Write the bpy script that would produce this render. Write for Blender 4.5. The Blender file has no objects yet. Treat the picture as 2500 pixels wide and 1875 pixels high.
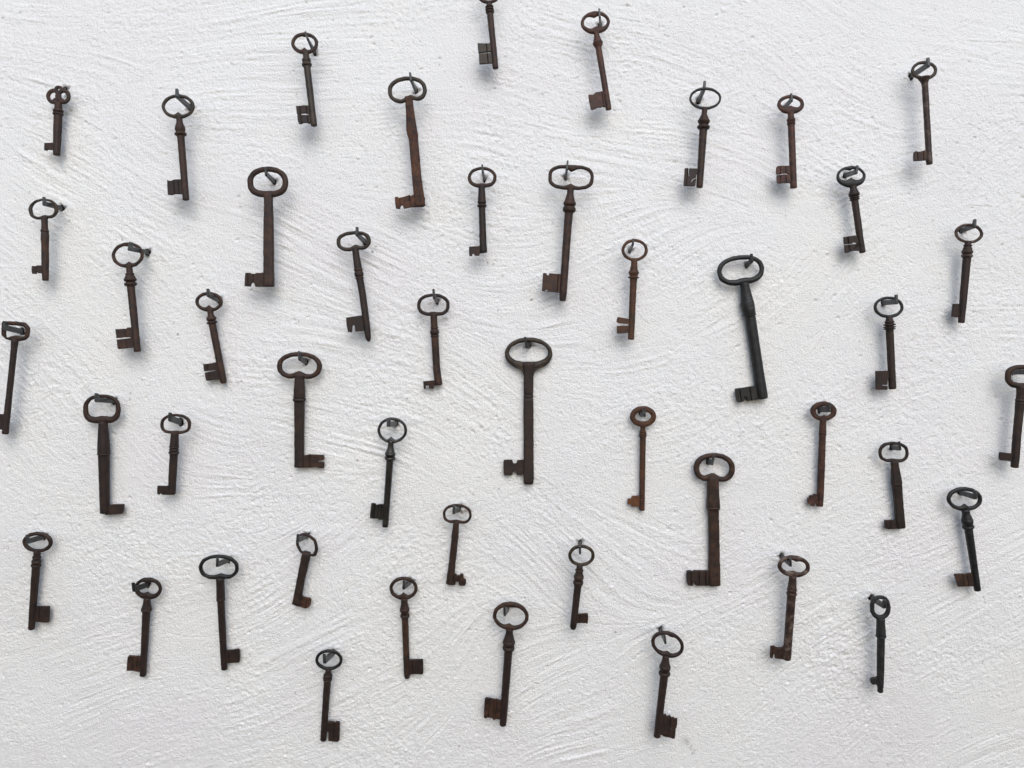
import bpy, bmesh, math, random
import numpy as np
from mathutils import Vector, Matrix, noise

random.seed(7)
RNG = np.random.default_rng(11)
scene = bpy.context.scene
COL = scene.collection

# ------------------------------------------------------------------ camera
D = 0.85                 # metres from the lens to the wall
FPX = 1944.0             # focal length in pixels of the 2500 px wide photograph
PITCH = math.atan(87.5 / FPX)
cam_d = bpy.data.cameras.new('camera')
cam_d.sensor_width = 36.0
cam_d.lens = FPX / 2500.0 * 36.0
cam_d.clip_start = 0.01
cam_d.clip_end = 50.0
cam = bpy.data.objects.new('camera', cam_d)
COL.objects.link(cam)
cam.location = (0, -D, 0)
cam.rotation_euler = (math.pi / 2 - PITCH, 0, 0)
scene.camera = cam

# ------------------------------------------------------------------ light
SUN_EL = math.radians(38)
SUN_AZ = math.radians(8)         # a little to the right of the camera
world = bpy.data.worlds.new('World')
scene.world = world
world.use_nodes = True
nt = world.node_tree
nt.nodes.clear()
out = nt.nodes.new('ShaderNodeOutputWorld')
bg = nt.nodes.new('ShaderNodeBackground')
sky = nt.nodes.new('ShaderNodeTexSky')
sky.sky_type = 'NISHITA'
sky.sun_disc = False
sky.sun_elevation = SUN_EL
sky.sun_rotation = math.pi - SUN_AZ
sky.air_density = 1.0
sky.dust_density = 1.4
sky.ozone_density = 1.0
bg.inputs['Strength'].default_value = 0.11
nt.links.new(sky.outputs[0], bg.inputs[0])
nt.links.new(bg.outputs[0], out.inputs[0])

sun_d = bpy.data.lights.new('sun', 'SUN')
sun_d.energy = 1.0
sun_d.angle = math.radians(42)
sun_d.color = (1.0, 0.985, 0.965)
sun = bpy.data.objects.new('sun', sun_d)
COL.objects.link(sun)
to_sun = Vector((math.sin(SUN_AZ) * math.cos(SUN_EL), -math.cos(SUN_AZ) * math.cos(SUN_EL), math.sin(SUN_EL)))
sun.rotation_euler = to_sun.to_track_quat('Z', 'Y').to_euler()
sun.location = to_sun * 3

scene.view_settings.view_transform = 'Standard'
scene.view_settings.look = 'None'
scene.view_settings.gamma = 1.0
scene.view_settings.exposure = 0.67

# ------------------------------------------------------------------ helpers
CR, SR = math.cos(PITCH), math.sin(PITCH)

def ray(px, py):
    """unit-depth ray from the camera through a point of the photograph"""
    cx = (px - 1250.0) / FPX
    cy = -(py - 937.5) / FPX
    # camera looks along +Y, pitched down
    return Vector((cx, CR + cy * SR, -SR + cy * CR))

def shading_bulge(x, z):
    """added belly of the wall, shaped to brighten its top and darken its foot"""
    return -(z * z) / (2 * 2.7) - (x - 0.1) ** 2 / (2 * 14.0)

def at_depth(px, py, d):
    """the point standing d metres proud of the wall surface"""
    r = ray(px, py)
    p = Vector((0, -D, 0)) + r * ((D - d) / r.y)
    for _ in range(3):
        p = Vector((0, -D, 0)) + r * ((D - d - shading_bulge(p.x, p.z)) / r.y)
    return p

def link(name, me, mat=None, parent=None, smooth=True):
    o = bpy.data.objects.new(name, me)
    COL.objects.link(o)
    if mat:
        me.materials.append(mat)
    if parent:
        o.parent = parent
    if smooth:
        me.polygons.foreach_set('use_smooth', [True] * len(me.polygons))
    return o

# ------------------------------------------------------------------ materials
def new_mat(name):
    m = bpy.data.materials.new(name)
    m.use_nodes = True
    return m, m.node_tree, m.node_tree.nodes['Principled BSDF']

def N(nt, t, **kw):
    n = nt.nodes.new(t)
    for k, v in kw.items():
        setattr(n, k, v)
    return n

def metal(name, dark, mid, light, rough=0.62, spec=0.4, bump=0.35, lightpos=0.68):
    """old iron: three tones mixed by noise, pitted surface"""
    m, nt, p = new_mat(name)
    L = nt.links.new
    tc = N(nt, 'ShaderNodeTexCoord')
    oi = N(nt, 'ShaderNodeObjectInfo')
    mul = N(nt, 'ShaderNodeMath', operation='MULTIPLY')
    mul.inputs[1].default_value = 37.0
    L(oi.outputs['Random'], mul.inputs[0])
    n1 = N(nt, 'ShaderNodeTexNoise', noise_dimensions='4D')
    n1.inputs['Scale'].default_value = 150
    n1.inputs['Detail'].default_value = 7
    n1.inputs['Roughness'].default_value = 0.68
    L(tc.outputs['Object'], n1.inputs['Vector'])
    L(mul.outputs[0], n1.inputs['W'])
    cr = N(nt, 'ShaderNodeValToRGB')
    e = cr.color_ramp.elements
    e[0].position, e[0].color = 0.39, (*dark, 1)
    e[1].position, e[1].color = lightpos, (*light, 1)
    k = cr.color_ramp.elements.new(0.50)
    k.color = (*mid, 1)
    L(n1.outputs['Fac'], cr.inputs['Fac'])
    # per-object brightness drift
    hv = N(nt, 'ShaderNodeHueSaturation')
    mr = N(nt, 'ShaderNodeMapRange')
    mr.inputs['To Min'].default_value = 0.88
    mr.inputs['To Max'].default_value = 1.1
    L(oi.outputs['Random'], mr.inputs['Value'])
    L(mr.outputs[0], hv.inputs['Value'])
    L(cr.outputs['Color'], hv.inputs['Color'])
    L(hv.outputs['Color'], p.inputs['Base Color'])
    n2 = N(nt, 'ShaderNodeTexNoise', noise_dimensions='4D')
    n2.inputs['Scale'].default_value = 620
    n2.inputs['Detail'].default_value = 6
    n2.inputs['Roughness'].default_value = 0.7
    L(tc.outputs['Object'], n2.inputs['Vector'])
    L(mul.outputs[0], n2.inputs['W'])
    r = N(nt, 'ShaderNodeMapRange')
    r.inputs['To Min'].default_value = rough - 0.15
    r.inputs['To Max'].default_value = rough + 0.18
    L(n1.outputs['Fac'], r.inputs['Value'])
    L(r.outputs[0], p.inputs['Roughness'])
    b = N(nt, 'ShaderNodeBump')
    b.inputs['Strength'].default_value = bump
    b.inputs['Distance'].default_value = 0.0006
    add = N(nt, 'ShaderNodeMath', operation='ADD')
    L(n2.outputs['Fac'], add.inputs[0])
    L(n1.outputs['Fac'], add.inputs[1])
    L(add.outputs[0], b.inputs['Height'])
    L(b.outputs[0], p.inputs['Normal'])
    p.inputs['Specular IOR Level'].default_value = spec
    return m

MAT = {
    'rust':   metal('rusty_iron', (0.014, 0.0078, 0.0060), (0.032, 0.0152, 0.0096), (0.064, 0.029, 0.016), bump=0.6),
    'slate':  metal('grey_black_iron', (0.0095, 0.0098, 0.0098), (0.016, 0.0162, 0.016), (0.032, 0.031, 0.029), rough=0.6),
    'redrust': metal('red_rust', (0.022, 0.0105, 0.0085), (0.052, 0.0215, 0.0150), (0.105, 0.044, 0.027), bump=0.6),
    'dark':   metal('dark_brown_iron', (0.012, 0.0075, 0.0065), (0.021, 0.0115, 0.009), (0.038, 0.019, 0.012)),
    'olive':  metal('worn_olive_iron', (0.014, 0.0105, 0.0075), (0.029, 0.0195, 0.0122), (0.060, 0.040, 0.024), rough=0.55),
    'black':  metal('black_iron', (0.0065, 0.0068, 0.0075), (0.0105, 0.0108, 0.0115), (0.022, 0.021, 0.020), rough=0.5),
    'gloss':  metal('polished_dark_iron', (0.007, 0.0066, 0.0058), (0.012, 0.011, 0.0095), (0.030, 0.026, 0.020), rough=0.38, spec=0.6, bump=0.2),
    'orange': metal('orange_rust', (0.032, 0.015, 0.0085), (0.060, 0.025, 0.0125), (0.098, 0.040, 0.017)),
    'bright': metal('bright_orange_rust', (0.050, 0.020, 0.009), (0.092, 0.034, 0.0125), (0.15, 0.058, 0.02)),
    'scale':  metal('scaly_rust', (0.020, 0.009, 0.006), (0.058, 0.023, 0.012), (0.115, 0.050, 0.024), bump=0.9, rough=0.72),
    'worn':   metal('whitewashed_rust', (0.030, 0.017, 0.012), (0.075, 0.05, 0.04), (0.30, 0.25, 0.21), lightpos=0.66),
    'flecked': metal('paint_flecked_rust', (0.018, 0.010, 0.008), (0.036, 0.018, 0.013), (0.22, 0.17, 0.14), lightpos=0.80),
    'letter': metal('rubbed_iron', (0.020, 0.022, 0.024), (0.050, 0.053, 0.055), (0.11, 0.11, 0.11), rough=0.45),
    'nail':   metal('grey_nail_iron', (0.010, 0.011, 0.012), (0.024, 0.026, 0.027), (0.075, 0.08, 0.082), rough=0.42, spec=0.6),
    'hole':   metal('nail_hole_shade', (0.006, 0.005, 0.005), (0.013, 0.010, 0.008), (0.05, 0.035, 0.025), rough=0.9, spec=0.1),  # near-black brown, painted shade for the nail holes
}

def plaster():
    m, nt, p = new_mat('white_painted_plaster')
    L = nt.links.new
    tc = N(nt, 'ShaderNodeTexCoord')
    big = N(nt, 'ShaderNodeTexNoise')
    big.inputs['Scale'].default_value = 5.5
    big.inputs['Detail'].default_value = 3
    L(tc.outputs['Object'], big.inputs['Vector'])
    cr = N(nt, 'ShaderNodeValToRGB')
    e = cr.color_ramp.elements
    e[0].position, e[0].color = 0.32, (0.782, 0.774, 0.780, 1)
    e[1].position, e[1].color = 0.70, (0.802, 0.802, 0.786, 1)
    k = e.new(0.5)
    k.color = (0.795, 0.798, 0.798, 1)
    L(big.outputs['Fac'], cr.inputs['Fac'])
    # tiny grey specks of dirt held in the pores
    sp = N(nt, 'ShaderNodeTexNoise')
    sp.inputs['Scale'].default_value = 260
    sp.inputs['Detail'].default_value = 3
    L(tc.outputs['Object'], sp.inputs['Vector'])
    sr = N(nt, 'ShaderNodeValToRGB')
    s = sr.color_ramp.elements
    s[0].position, s[0].color = 0.70, (0, 0, 0, 1)
    s[1].position, s[1].color = 0.80, (1, 1, 1, 1)
    L(sp.outputs['Fac'], sr.inputs['Fac'])
    mx = N(nt, 'ShaderNodeMix', data_type='RGBA')
    L(sr.outputs['Color'], mx.inputs[0])
    L(cr.outputs['Color'], mx.inputs[6])
    mx.inputs[7].default_value = (0.60, 0.585, 0.57, 1)
    at = N(nt, 'ShaderNodeAttribute', attribute_name='stain')
    mx2 = N(nt, 'ShaderNodeMix', data_type='RGBA')
    L(at.outputs['Fac'], mx2.inputs[0])
    L(mx.outputs[2], mx2.inputs[6])
    mx2.inputs[7].default_value = (0.16, 0.125, 0.10, 1)
    L(mx2.outputs[2], p.inputs['Base Color'])
    p.inputs['Roughness'].default_value = 0.85
    p.inputs['Specular IOR Level'].default_value = 0.25
    g = N(nt, 'ShaderNodeTexNoise')
    g.inputs['Scale'].default_value = 560
    g.inputs['Detail'].default_value = 4
    g.inputs['Roughness'].default_value = 0.6
    L(tc.outputs['Object'], g.inputs['Vector'])
    b = N(nt, 'ShaderNodeBump')
    b.inputs['Strength'].default_value = 1.0
    b.inputs['Distance'].default_value = 0.0016
    L(g.outputs['Fac'], b.inputs['Height'])
    L(b.outputs[0], p.inputs['Normal'])
    return m

# ------------------------------------------------------------------ key builder
# Every outline below was measured on an enlarged part of the photograph whose
# top-left corner and enlargement are listed here.
TILES = {
 'A': (0,150,4.148), 'B': (500,0,4.148), 'C': (900,150,4.148), 'D': (1100,0,4.148),
 'E': (1600,100,4.148), 'F': (2000,100,4.148), 'G': (0,450,4.148), 'H': (400,350,4.148),
 'I': (750,500,4.148), 'J': (1100,360,4.148), 'K': (1600,350,3.457), 'L': (1700,590,4.1475),
 'M': (0,700,4.148), 'N': (200,850,4.148), 'O': (400,650,4.148), 'P': (650,820,4.148),
 'Q': (900,950,4.148), 'R': (1150,780,4.148), 'S': (1350,560,5.185), 'T': (1550,950,4.148),
 'U': (2000,500,4.148), 'V': (2000,700,4.148), 'W': (1950,950,4.148), 'X': (2200,850,4.74),
 'Y': (0,1250,4.148), 'Z': (200,1300,4.148), 'AA': (600,1250,4.148), 'AB': (650,1475,4.148),
 'AC': (1000,1180,4.148), 'AD': (1100,1430,4.148), 'AE': (1300,1450,4.148),
 'AF': (1600,1080,4.1475), 'AG': (1800,1320,4.148), 'AH': (2000,1150,4.148), 'AI': (1500,860,4.148),
}

def tr(pts, src, dst):
    a, b = TILES[src], TILES[dst]
    return [((a[0] + u / a[2] - b[0]) * b[2], (a[1] + v / a[2] - b[1]) * b[2]) for u, v in pts]

class Frame:
    """the plane a key hangs in: origin at its bow, x to the right, y up along the key, n towards the room"""
    def __init__(self, tile, top, bot, d_top, d_bot):
        self.t = TILES[tile]
        p0 = self.px(*top); p1 = self.px(*bot)
        a = at_depth(*p0, d_top); b = at_depth(*p1, d_bot)
        self.o = a
        ex = Vector((1, 0, 0))
        up = (a - b)
        up.x = 0
        up.normalize()
        self.ex, self.ey = ex, up
        self.n = ex.cross(up).normalized()
        if self.n.y > 0:
            self.n = -self.n
        self.M = Matrix((( ex.x, up.x, self.n.x, a.x), (ex.y, up.y, self.n.y, a.y), (ex.z, up.z, self.n.z, a.z), (0,0,0,1)))
    def px(self, u, v):
        ox, oy, s = self.t
        return (ox + u / s, oy + v / s)
    def loc(self, u, v):
        r = ray(*self.px(u, v)); c = Vector((0, -D, 0))
        t = (self.o - c).dot(self.n) / r.dot(self.n)
        p = c + r * t - self.o
        return (p.dot(self.ex), p.dot(self.ey))
    def size(self, w):
        return w / self.t[2] * (D - (-self.o.y)) / FPX

def sgnpow(x, p):
    return math.copysign(abs(x) ** p, x)

def bow_outline(b):
    """outer and inner outlines (tile units) of a ring-shaped bow"""
    cx, cy, rx, ry = b['c']
    n = b.get('n', 2.0); nb = b.get('nb', n); nbo = (n + nb) / 2
    ws = b.get('ws', 32); wt = b.get('wt', ws); wb = b.get('wb', ws)
    rot = math.radians(b.get('rot', 0))
    bh, bw = b.get('bump', (0, 30)); bh *= 1.3; bx = b.get('bx', 0)
    th, tw = b.get('tbump', (0, 30)); th *= 1.25; tx = b.get('tx', 0)
    dh, dw = b.get('dent', (0, 50))
    out_, in_ = [], []
    K = 72
    hi = ((ry - wt) + (ry - wb)) / 2
    ci = ((ry - wt) - (ry - wb)) / 2
    for i in range(K):
        a = 2 * math.pi * i / K + math.pi / 2
        c, s = math.cos(a), math.sin(a)
        no, ni = (n, n) if s >= 0 else (nbo, nb)
        x = rx * sgnpow(c, 2 / no); y = ry * sgnpow(s, 2 / no)
        if y < 0:
            y += dh * math.exp(-(abs(x - bx) / dw) ** 2) * min(1, -y / ry * 1.4)
        xi = (rx - ws) * sgnpow(c, 2 / ni); yi = ci + hi * sgnpow(s, 2 / ni)
        if s < 0:
            yi += (bh * math.exp(-(abs(xi - bx) / bw) ** 1.5) + dh * math.exp(-(abs(xi - bx) / dw) ** 2)) * min(1, -s * 1.6)
        else:
            yi -= th * math.exp(-(abs(xi - tx) / tw) ** 1.5) * min(1, s * 1.6)
        if 'flat' in b and yi < -(ry - b['flat']):
            yi = -(ry - b['flat'])
        cr, sr = math.cos(rot), math.sin(rot)
        # screen v points down; rot > 0 turns the right side downwards
        for (X, Y, dst) in ((x, -y, out_), (xi, -yi, in_)):
            dst.append((cx + X * cr - Y * sr, cy + X * sr + Y * cr))
    return out_, in_

def resample(poly, K, cen):
    """closed outline -> K points at even angles round cen"""
    P = np.array(poly, float)
    a = np.arctan2(P[:, 0] - cen[0], -(P[:, 1] - cen[1]))
    o = np.argsort(a); a = a[o]; P = P[o]
    aa = np.concatenate([a[-1:] - 2 * math.pi, a, a[:1] + 2 * math.pi])
    PP = np.concatenate([P[-1:], P, P[:1]])
    t = np.linspace(0, -2 * math.pi, K, endpoint=False)
    t = (t + math.pi) % (2 * math.pi) - math.pi
    x = np.interp(t, aa, PP[:, 0]); y = np.interp(t, aa, PP[:, 1])
    x = (np.roll(x, 1) + 2 * x + np.roll(x, -1)) / 4
    y = (np.roll(y, 1) + 2 * y + np.roll(y, -1)) / 4
    return list(zip(x, y))

def ring_geo(verts, faces, outer, inner, cap=0.0021, fac=0.85, ex=2.2):
    base = len(verts)
    K = len(outer); M = 12
    for (ox, oy), (ix, iy) in zip(outer, inner):
        g = 0.00016 / max(1e-6, math.hypot(ox - ix, oy - iy))
        ox, oy, ix, iy = ox + (ox - ix) * g, oy + (oy - iy) * g, ix - (ox - ix) * g, iy - (oy - iy) * g
        cx, cy = (ox + ix) / 2, (oy + iy) / 2
        dx, dy = (ox - ix) / 2, (oy - iy) / 2
        a = math.hypot(dx, dy)
        b = min(a * fac, cap)
        for j in range(M):
            q = 2 * math.pi * j / M
            k = sgnpow(math.cos(q), 2 / ex); z = sgnpow(math.sin(q), 2 / ex) * b
            verts.append((cx + dx * k, cy + dy * k, z))
    for i in range(K):
        for j in range(M):
            a0 = base + i * M + j; a1 = base + i * M + (j + 1) % M
            b0 = base + ((i + 1) % K) * M + j; b1 = base + ((i + 1) % K) * M + (j + 1) % M
            faces.append((a0, b0, b1, a1))

def corrode(vv, amt, seed):
    o = Vector((seed * 3.1, seed * 1.7, seed * 0.9))
    out_ = []
    for p in vv:
        q = Vector(p) * 330 + o
        d = noise.noise_vector(q) * amt + noise.noise_vector(q * 2.7) * (amt * 0.6)
        out_.append((p[0] + d.x, p[1] + d.y, p[2] + d.z))
    return out_

def make_bow(F, b, mat, parent):
    verts, faces = [], []
    rings = b if isinstance(b, list) else [b]
    for q in rings:
        if 'outer' in q:
            cen = (sum(p[0] for p in q['inner']) / len(q['inner']), sum(p[1] for p in q['inner']) / len(q['inner']))
            o, i = resample(q['outer'], 72, cen), resample(q['inner'], 72, cen)
        else:
            o, i = bow_outline(q)
        o = [F.loc(*p) for p in o]; i = [F.loc(*p) for p in i]
        rr = random.Random(int(abs(o[0][0]) * 1e6))
        ring_geo(verts, faces, o, i, cap=q.get('cap', 0.0021), fac=q.get('fac', 0.85), ex=q.get('ex', 2.2))
    # hand-forged unevenness
    ph = [random.random() * 6.28 for _ in range(4)]
    vv = []
    for x, y, z in verts:
        k = 1 + 0.05 * math.sin(x * 420 + ph[0]) + 0.04 * math.sin(y * 610 + ph[1])
        vv.append((x + 0.00010 * math.sin(y * 700 + ph[2]), y + 0.00010 * math.sin(x * 800 + ph[3]), z * k))
    me = bpy.data.meshes.new('bow')
    vv = corrode(vv, 0.00016, random.random() * 30)
    me.from_pydata(vv, [], faces)
    me.update()
    return link('bow', me, MAT[mat], parent)

def lathe(F, axis, prof, name, mat, parent, depth=1.0, ex=2.0, ends=True, M=20, jitter=0.0):
    """axis: polyline (u,v) going down; prof: [(v, full width)]"""
    av = [p[1] for p in axis]; au = [p[0] for p in axis]
    st = []
    for k in range(len(prof) - 1):
        v0, w0 = prof[k]; v1, w1 = prof[k + 1]
        n = max(1, int((v1 - v0) / 16))
        for q in range(n):
            t = q / n
            st.append((v0 + (v1 - v0) * t, w0 + (w1 - w0) * t))
    st.append(prof[-1])
    if ends:
        v, w = st[0]
        st[0:0] = [(v - 0.5, w * 0.55), (v - 0.2, w * 0.85)]
        v, w = st[-1]
        st += [(v + 3, w * 0.93), (v + 6, w * 0.76), (v + 7, w * 0.4)]
    def U(v):
        if v <= av[0]:
            k = 0
        elif v >= av[-1]:
            k = len(av) - 2
        else:
            k = max(i for i in range(len(av) - 1) if av[i] <= v)
        t = (v - av[k]) / (av[k + 1] - av[k])
        return au[k] + (au[k + 1] - au[k]) * t
    ax0 = F.loc(au[0], av[0]); ax1 = F.loc(au[-1], av[-1])
    d = Vector((ax1[0] - ax0[0], ax1[1] - ax0[1])).normalized()
    px_, py_ = -d.y, d.x
    if px_ < 0: px_, py_ = -px_, -py_
    verts, faces = [], []
    ph = random.random() * 6.28
    for i, (v, w) in enumerate(st):
        c = F.loc(U(v), v)
        a = (F.size(w) / 2 + 0.00013) * (1 + jitter * math.sin(v * 0.021 + ph) + jitter * 0.7 * math.sin(v * 0.057 + 2 * ph))
        for j in range(M):
            q = 2 * math.pi * j / M
            k = sgnpow(math.cos(q), 2 / ex) * a; z = sgnpow(math.sin(q), 2 / ex) * a * depth
            verts.append((c[0] + px_ * k, c[1] + py_ * k, z))
    R = len(st)
    for i in range(R - 1):
        for j in range(M):
            faces.append((i * M + j, i * M + (j + 1) % M, (i + 1) * M + (j + 1) % M, (i + 1) * M + j))
    faces.append(tuple(range(M - 1, -1, -1)))
    faces.append(tuple((R - 1) * M + j for j in range(M)))
    me = bpy.data.meshes.new(name)
    verts = corrode(verts, 0.00013 + 0.004 * min(jitter, 0.03) * 1.2, random.random() * 30)
    me.from_pydata(verts, [], faces)
    me.update()
    return link(name, me, MAT[mat], parent)

def make_bit(F, poly, mat, parent, thick=0.0028, grooves=(), axis=None):
    P = [F.loc(*p) for p in poly]
    bm = bmesh.new()
    vs = [bm.verts.new((x, y, -thick / 2)) for x, y in P]
    f = bm.faces.new(vs)
    f.normal_update()
    r = bmesh.ops.extrude_face_region(bm, geom=[f])
    bmesh.ops.translate(bm, vec=(0, 0, thick), verts=[e for e in r['geom'] if isinstance(e, bmesh.types.BMVert)])
    bmesh.ops.recalc_face_normals(bm, faces=bm.faces[:])
    rim = [e for e in bm.edges if abs(e.verts[0].co.z - e.verts[1].co.z) < 1e-6]
    bmesh.ops.bevel(bm, geom=rim, offset=0.00028, segments=1, affect='EDGES', clamp_overlap=True)
    ax0 = Vector((*F.loc(*axis[0]), 0)); ax1 = Vector((*F.loc(*axis[-1]), 0))
    d = (ax1 - ax0).normalized()
    nrm = Vector((-d.y, d.x, 0))
    vm = sum(p[1] for p in poly) / len(poly)
    for g in grooves:
        u, w = g[0], (g[1] if len(g) > 1 else 12)
        hw = F.size(w) / 2
        mid = Vector((*F.loc(u, vm), 0))
        for off in (-hw, 0, hw):
            geo = bm.verts[:] + bm.edges[:] + bm.faces[:]
            bmesh.ops.bisect_plane(bm, geom=geo, dist=1e-6, plane_co=mid + nrm * off, plane_no=nrm)
        for v in bm.verts:
            if abs((v.co - mid).dot(nrm)) < 2e-5 and abs(v.co.z) > thick / 2 - 1e-4:
                v.co.z *= 0.45
    bmesh.ops.triangulate(bm, faces=[f for f in bm.faces if len(f.verts) > 4])
    me = bpy.data.meshes.new('bit')
    bm.to_mesh(me)
    bm.free()
    return link('bit', me, MAT[mat], parent, smooth=False)

def make_nail(tile, root, top, bot, w, label, mat='nail', hs=0.52, L=None):
    t = TILES[tile]
    px = lambda p: (t[0] + p[0] / t[2], t[1] + p[1] / t[2])
    pr, pt, pb = px(root), px(top), px(bot)
    rr, rf = pr[0] - 1250, pb[0] - 1250
    if L is None:
        L = 0.031
        if abs(rr) > 380:
            L = min(0.037, max(0.025, D * (1 - rr / rf)))
    B = at_depth(*pb, L); T = at_depth(*pt, L + 0.0005); R = at_depth(*pr, 0.0)
    width = 0.88 * w / t[2] * (D - L) / FPX
    H = (T - B).length
    h = max(0.0038, H * hs)
    up = (T - B).normalized()
    side = Vector((1, 0, 0))
    side = (side - up * side.dot(up)).normalized()
    Rb = R - Vector((0, 0, h * 0.5))                 # underside where it leaves the wall
    back = (Rb - B)
    deep = back * (1 + 0.009 / L)
    th = min(0.0036, H * 0.42)
    bk = back.normalized()
    Z = Vector((0, 0, 1))
    prof = [deep + Z * 0.0006, back, bk * 0.0012, up * 0.0010, up * H, up * (H * 0.985) + bk * (th * 0.75),
            up * (h + 0.0006) + bk * th, up * h + bk * (th + 0.0010), back + Z * h, deep + Z * (h - 0.0006)]
    wid = [1.15, 1.1, 0.95, 0.95, 0.86, 0.86, 0.95, 0.97, 1.1, 1.15]
    bm = bmesh.new()
    A = [bm.verts.new(p - side * width / 2 * k) for p, k in zip(prof, wid)]
    C = [bm.verts.new(p + side * width / 2 * k) for p, k in zip(prof, wid)]
    n = len(prof)
    fs = [bm.faces.new((A[i], A[(i + 1) % n], C[(i + 1) % n], C[i])) for i in range(n)]
    bm.faces.new(A[::-1]); bm.faces.new(C)
    bmesh.ops.recalc_face_normals(bm, faces=bm.faces[:])
    bmesh.ops.bevel(bm, geom=bm.edges[:], offset=0.00035, segments=1, affect='EDGES', clamp_overlap=True)
    bmesh.ops.triangulate(bm, faces=[f for f in bm.faces if len(f.verts) > 4])
    me = bpy.data.meshes.new('bent_nail')
    bm.to_mesh(me); bm.free()
    o = link('bent_nail', me, MAT[mat], smooth=False)
    o.location = B
    o['label'] = label
    o['category'] = 'nail'
    o['group'] = 'bent iron nails driven into the white wall'
    NAIL_ROOTS.append((R.x, R.z, width))
    # ragged dark rim tight round the shank, painting the shade inside the hole
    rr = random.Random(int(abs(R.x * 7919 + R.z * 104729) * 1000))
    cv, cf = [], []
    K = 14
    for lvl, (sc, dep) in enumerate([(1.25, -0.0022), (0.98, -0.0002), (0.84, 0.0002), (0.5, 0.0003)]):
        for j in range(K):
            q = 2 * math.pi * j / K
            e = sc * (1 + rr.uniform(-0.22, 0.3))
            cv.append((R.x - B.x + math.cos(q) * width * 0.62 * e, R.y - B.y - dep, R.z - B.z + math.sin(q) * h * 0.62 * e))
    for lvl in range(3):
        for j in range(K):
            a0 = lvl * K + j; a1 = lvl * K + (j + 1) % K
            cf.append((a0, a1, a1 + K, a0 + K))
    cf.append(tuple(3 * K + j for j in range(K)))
    cme = bpy.data.meshes.new('hole_shade_rim')
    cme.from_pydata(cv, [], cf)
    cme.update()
    link('hole_shade_rim', cme, MAT['hole'], o, smooth=False)
    return o

NAIL_ROOTS = []

def key(label, nail_label, tile, bow, axis, prof, collars, bit, nail, mats=('rust', 'rust', 'rust'), d=(24, 20),
        sq=False, grooves=(), thick=None, nailkw=None, cmat=None, jitter=0.012, web=None):
    b0 = bow[0] if isinstance(bow, list) else bow
    topc = b0['c'][:2] if 'c' in b0 else b0['outer'][0]
    F = Frame(tile, topc, axis[-1], d[0] / 1000, d[1] / 1000)
    e = bpy.data.objects.new('old_key', None)
    COL.objects.link(e)
    e.empty_display_size = 0.01
    e.matrix_world = F.M
    e['label'] = label
    e['category'] = 'key'
    e['group'] = 'old iron keys hanging on the white wall'
    make_bow(F, bow, mats[0], e)
    if sq:
        lathe(F, axis, prof, 'stem', mats[1], e, depth=0.72, ex=4.5, M=28, jitter=jitter)
    else:
        lathe(F, axis, prof, 'stem', mats[1], e, jitter=jitter * 0.6)
    for (v0, v1, w) in collars:
        h = v1 - v0
        w *= 1.05
        lathe(F, axis, [(v0, w * 0.84), (v0 + h * 0.16, w * 0.95), (v0 + h * 0.36, w), (v0 + h * 0.64, w),
                        (v0 + h * 0.84, w * 0.95), (v1, w * 0.84)], 'collar', cmat or mats[1], e, ends=False,
              depth=0.8 if sq else 1.0, ex=3.5 if sq else 2.0)
    if bit:
        make_bit(F, bit, mats[2], e, thick=(thick or (3.6 if sq else 2.7)) / 1000, grooves=grooves, axis=axis)
    if web:
        w_ = make_bit(F, web, mats[0], e, thick=0.0042, axis=axis)
        w_.name = 'shoulder'
        w_.data.name = 'shoulder'
    make_nail(tile, *nail, nail_label, **(nailkw or {}))
    return e, F

def up_(pts, dv):
    return [(u, v + dv) for u, v in pts]

# ------------------------------------------------------------------ the keys, top of the wall to the bottom
E = lambda *c, **k: dict(c=c, **k)

key('smallest key, with a three-holed clover bow and tiny bit, near the upper left corner',
    'dark nail end peeping out behind the clover bow of the smallest key', 'A',
    [E(540,354,68,76,ws=33,wt=38,wb=38,cap=.0016,ex=2.8), E(645,354,68,76,ws=33,wt=38,wb=38,cap=.0016,ex=2.8), E(597,286,44,40,ws=32,wt=30,wb=30,cap=.0016,ex=2.8), E(592,402,62,36,ws=60,wt=34,wb=34,cap=.0017), E(592,358,30,50,ws=29,wt=48,wb=48,cap=.0016)],
    [(593,415),(574,957)], [(415,66),(480,70),(548,76),(700,78),(945,62)], [(488,516,92),(520,546,92)],
    [(565,824),(455,828),(452,862),(452,900),(474,903),(484,893),(535,898),(565,898)],
    ((658,276),(645,268),(643,292),20), ('rust','rust','rust'), (13,11), nailkw=dict(L=0.008))

key('rusty key with oval bow, ball-and-ring neck and broad unslotted bit, right of the clover-bow key',
    'bent grey nail with long slanting shank holding the oval-bow key right of the smallest key', 'A',
    E(1805,457,166,123,ws=31,wt=31,wb=30,bump=(26,32)),
    [(1815,575),(1829,735),(1884,1405)], [(560,58),(610,58),(640,74),(664,96),(690,100),(710,84),(722,74),(752,68),(1000,66),(1400,62)],
    [(722,750,108)],
    [(1855,1193),(1790,1196),(1770,1197),(1745,1208),(1720,1212),(1697,1203),(1697,1260),(1703,1350),(1735,1355),(1770,1344),(1865,1344)],
    ((1922,466),(1786,272),(1786,365),36), ('olive','rust','dark'), (24,21), grooves=((1765,14),(1812,14)))

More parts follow.
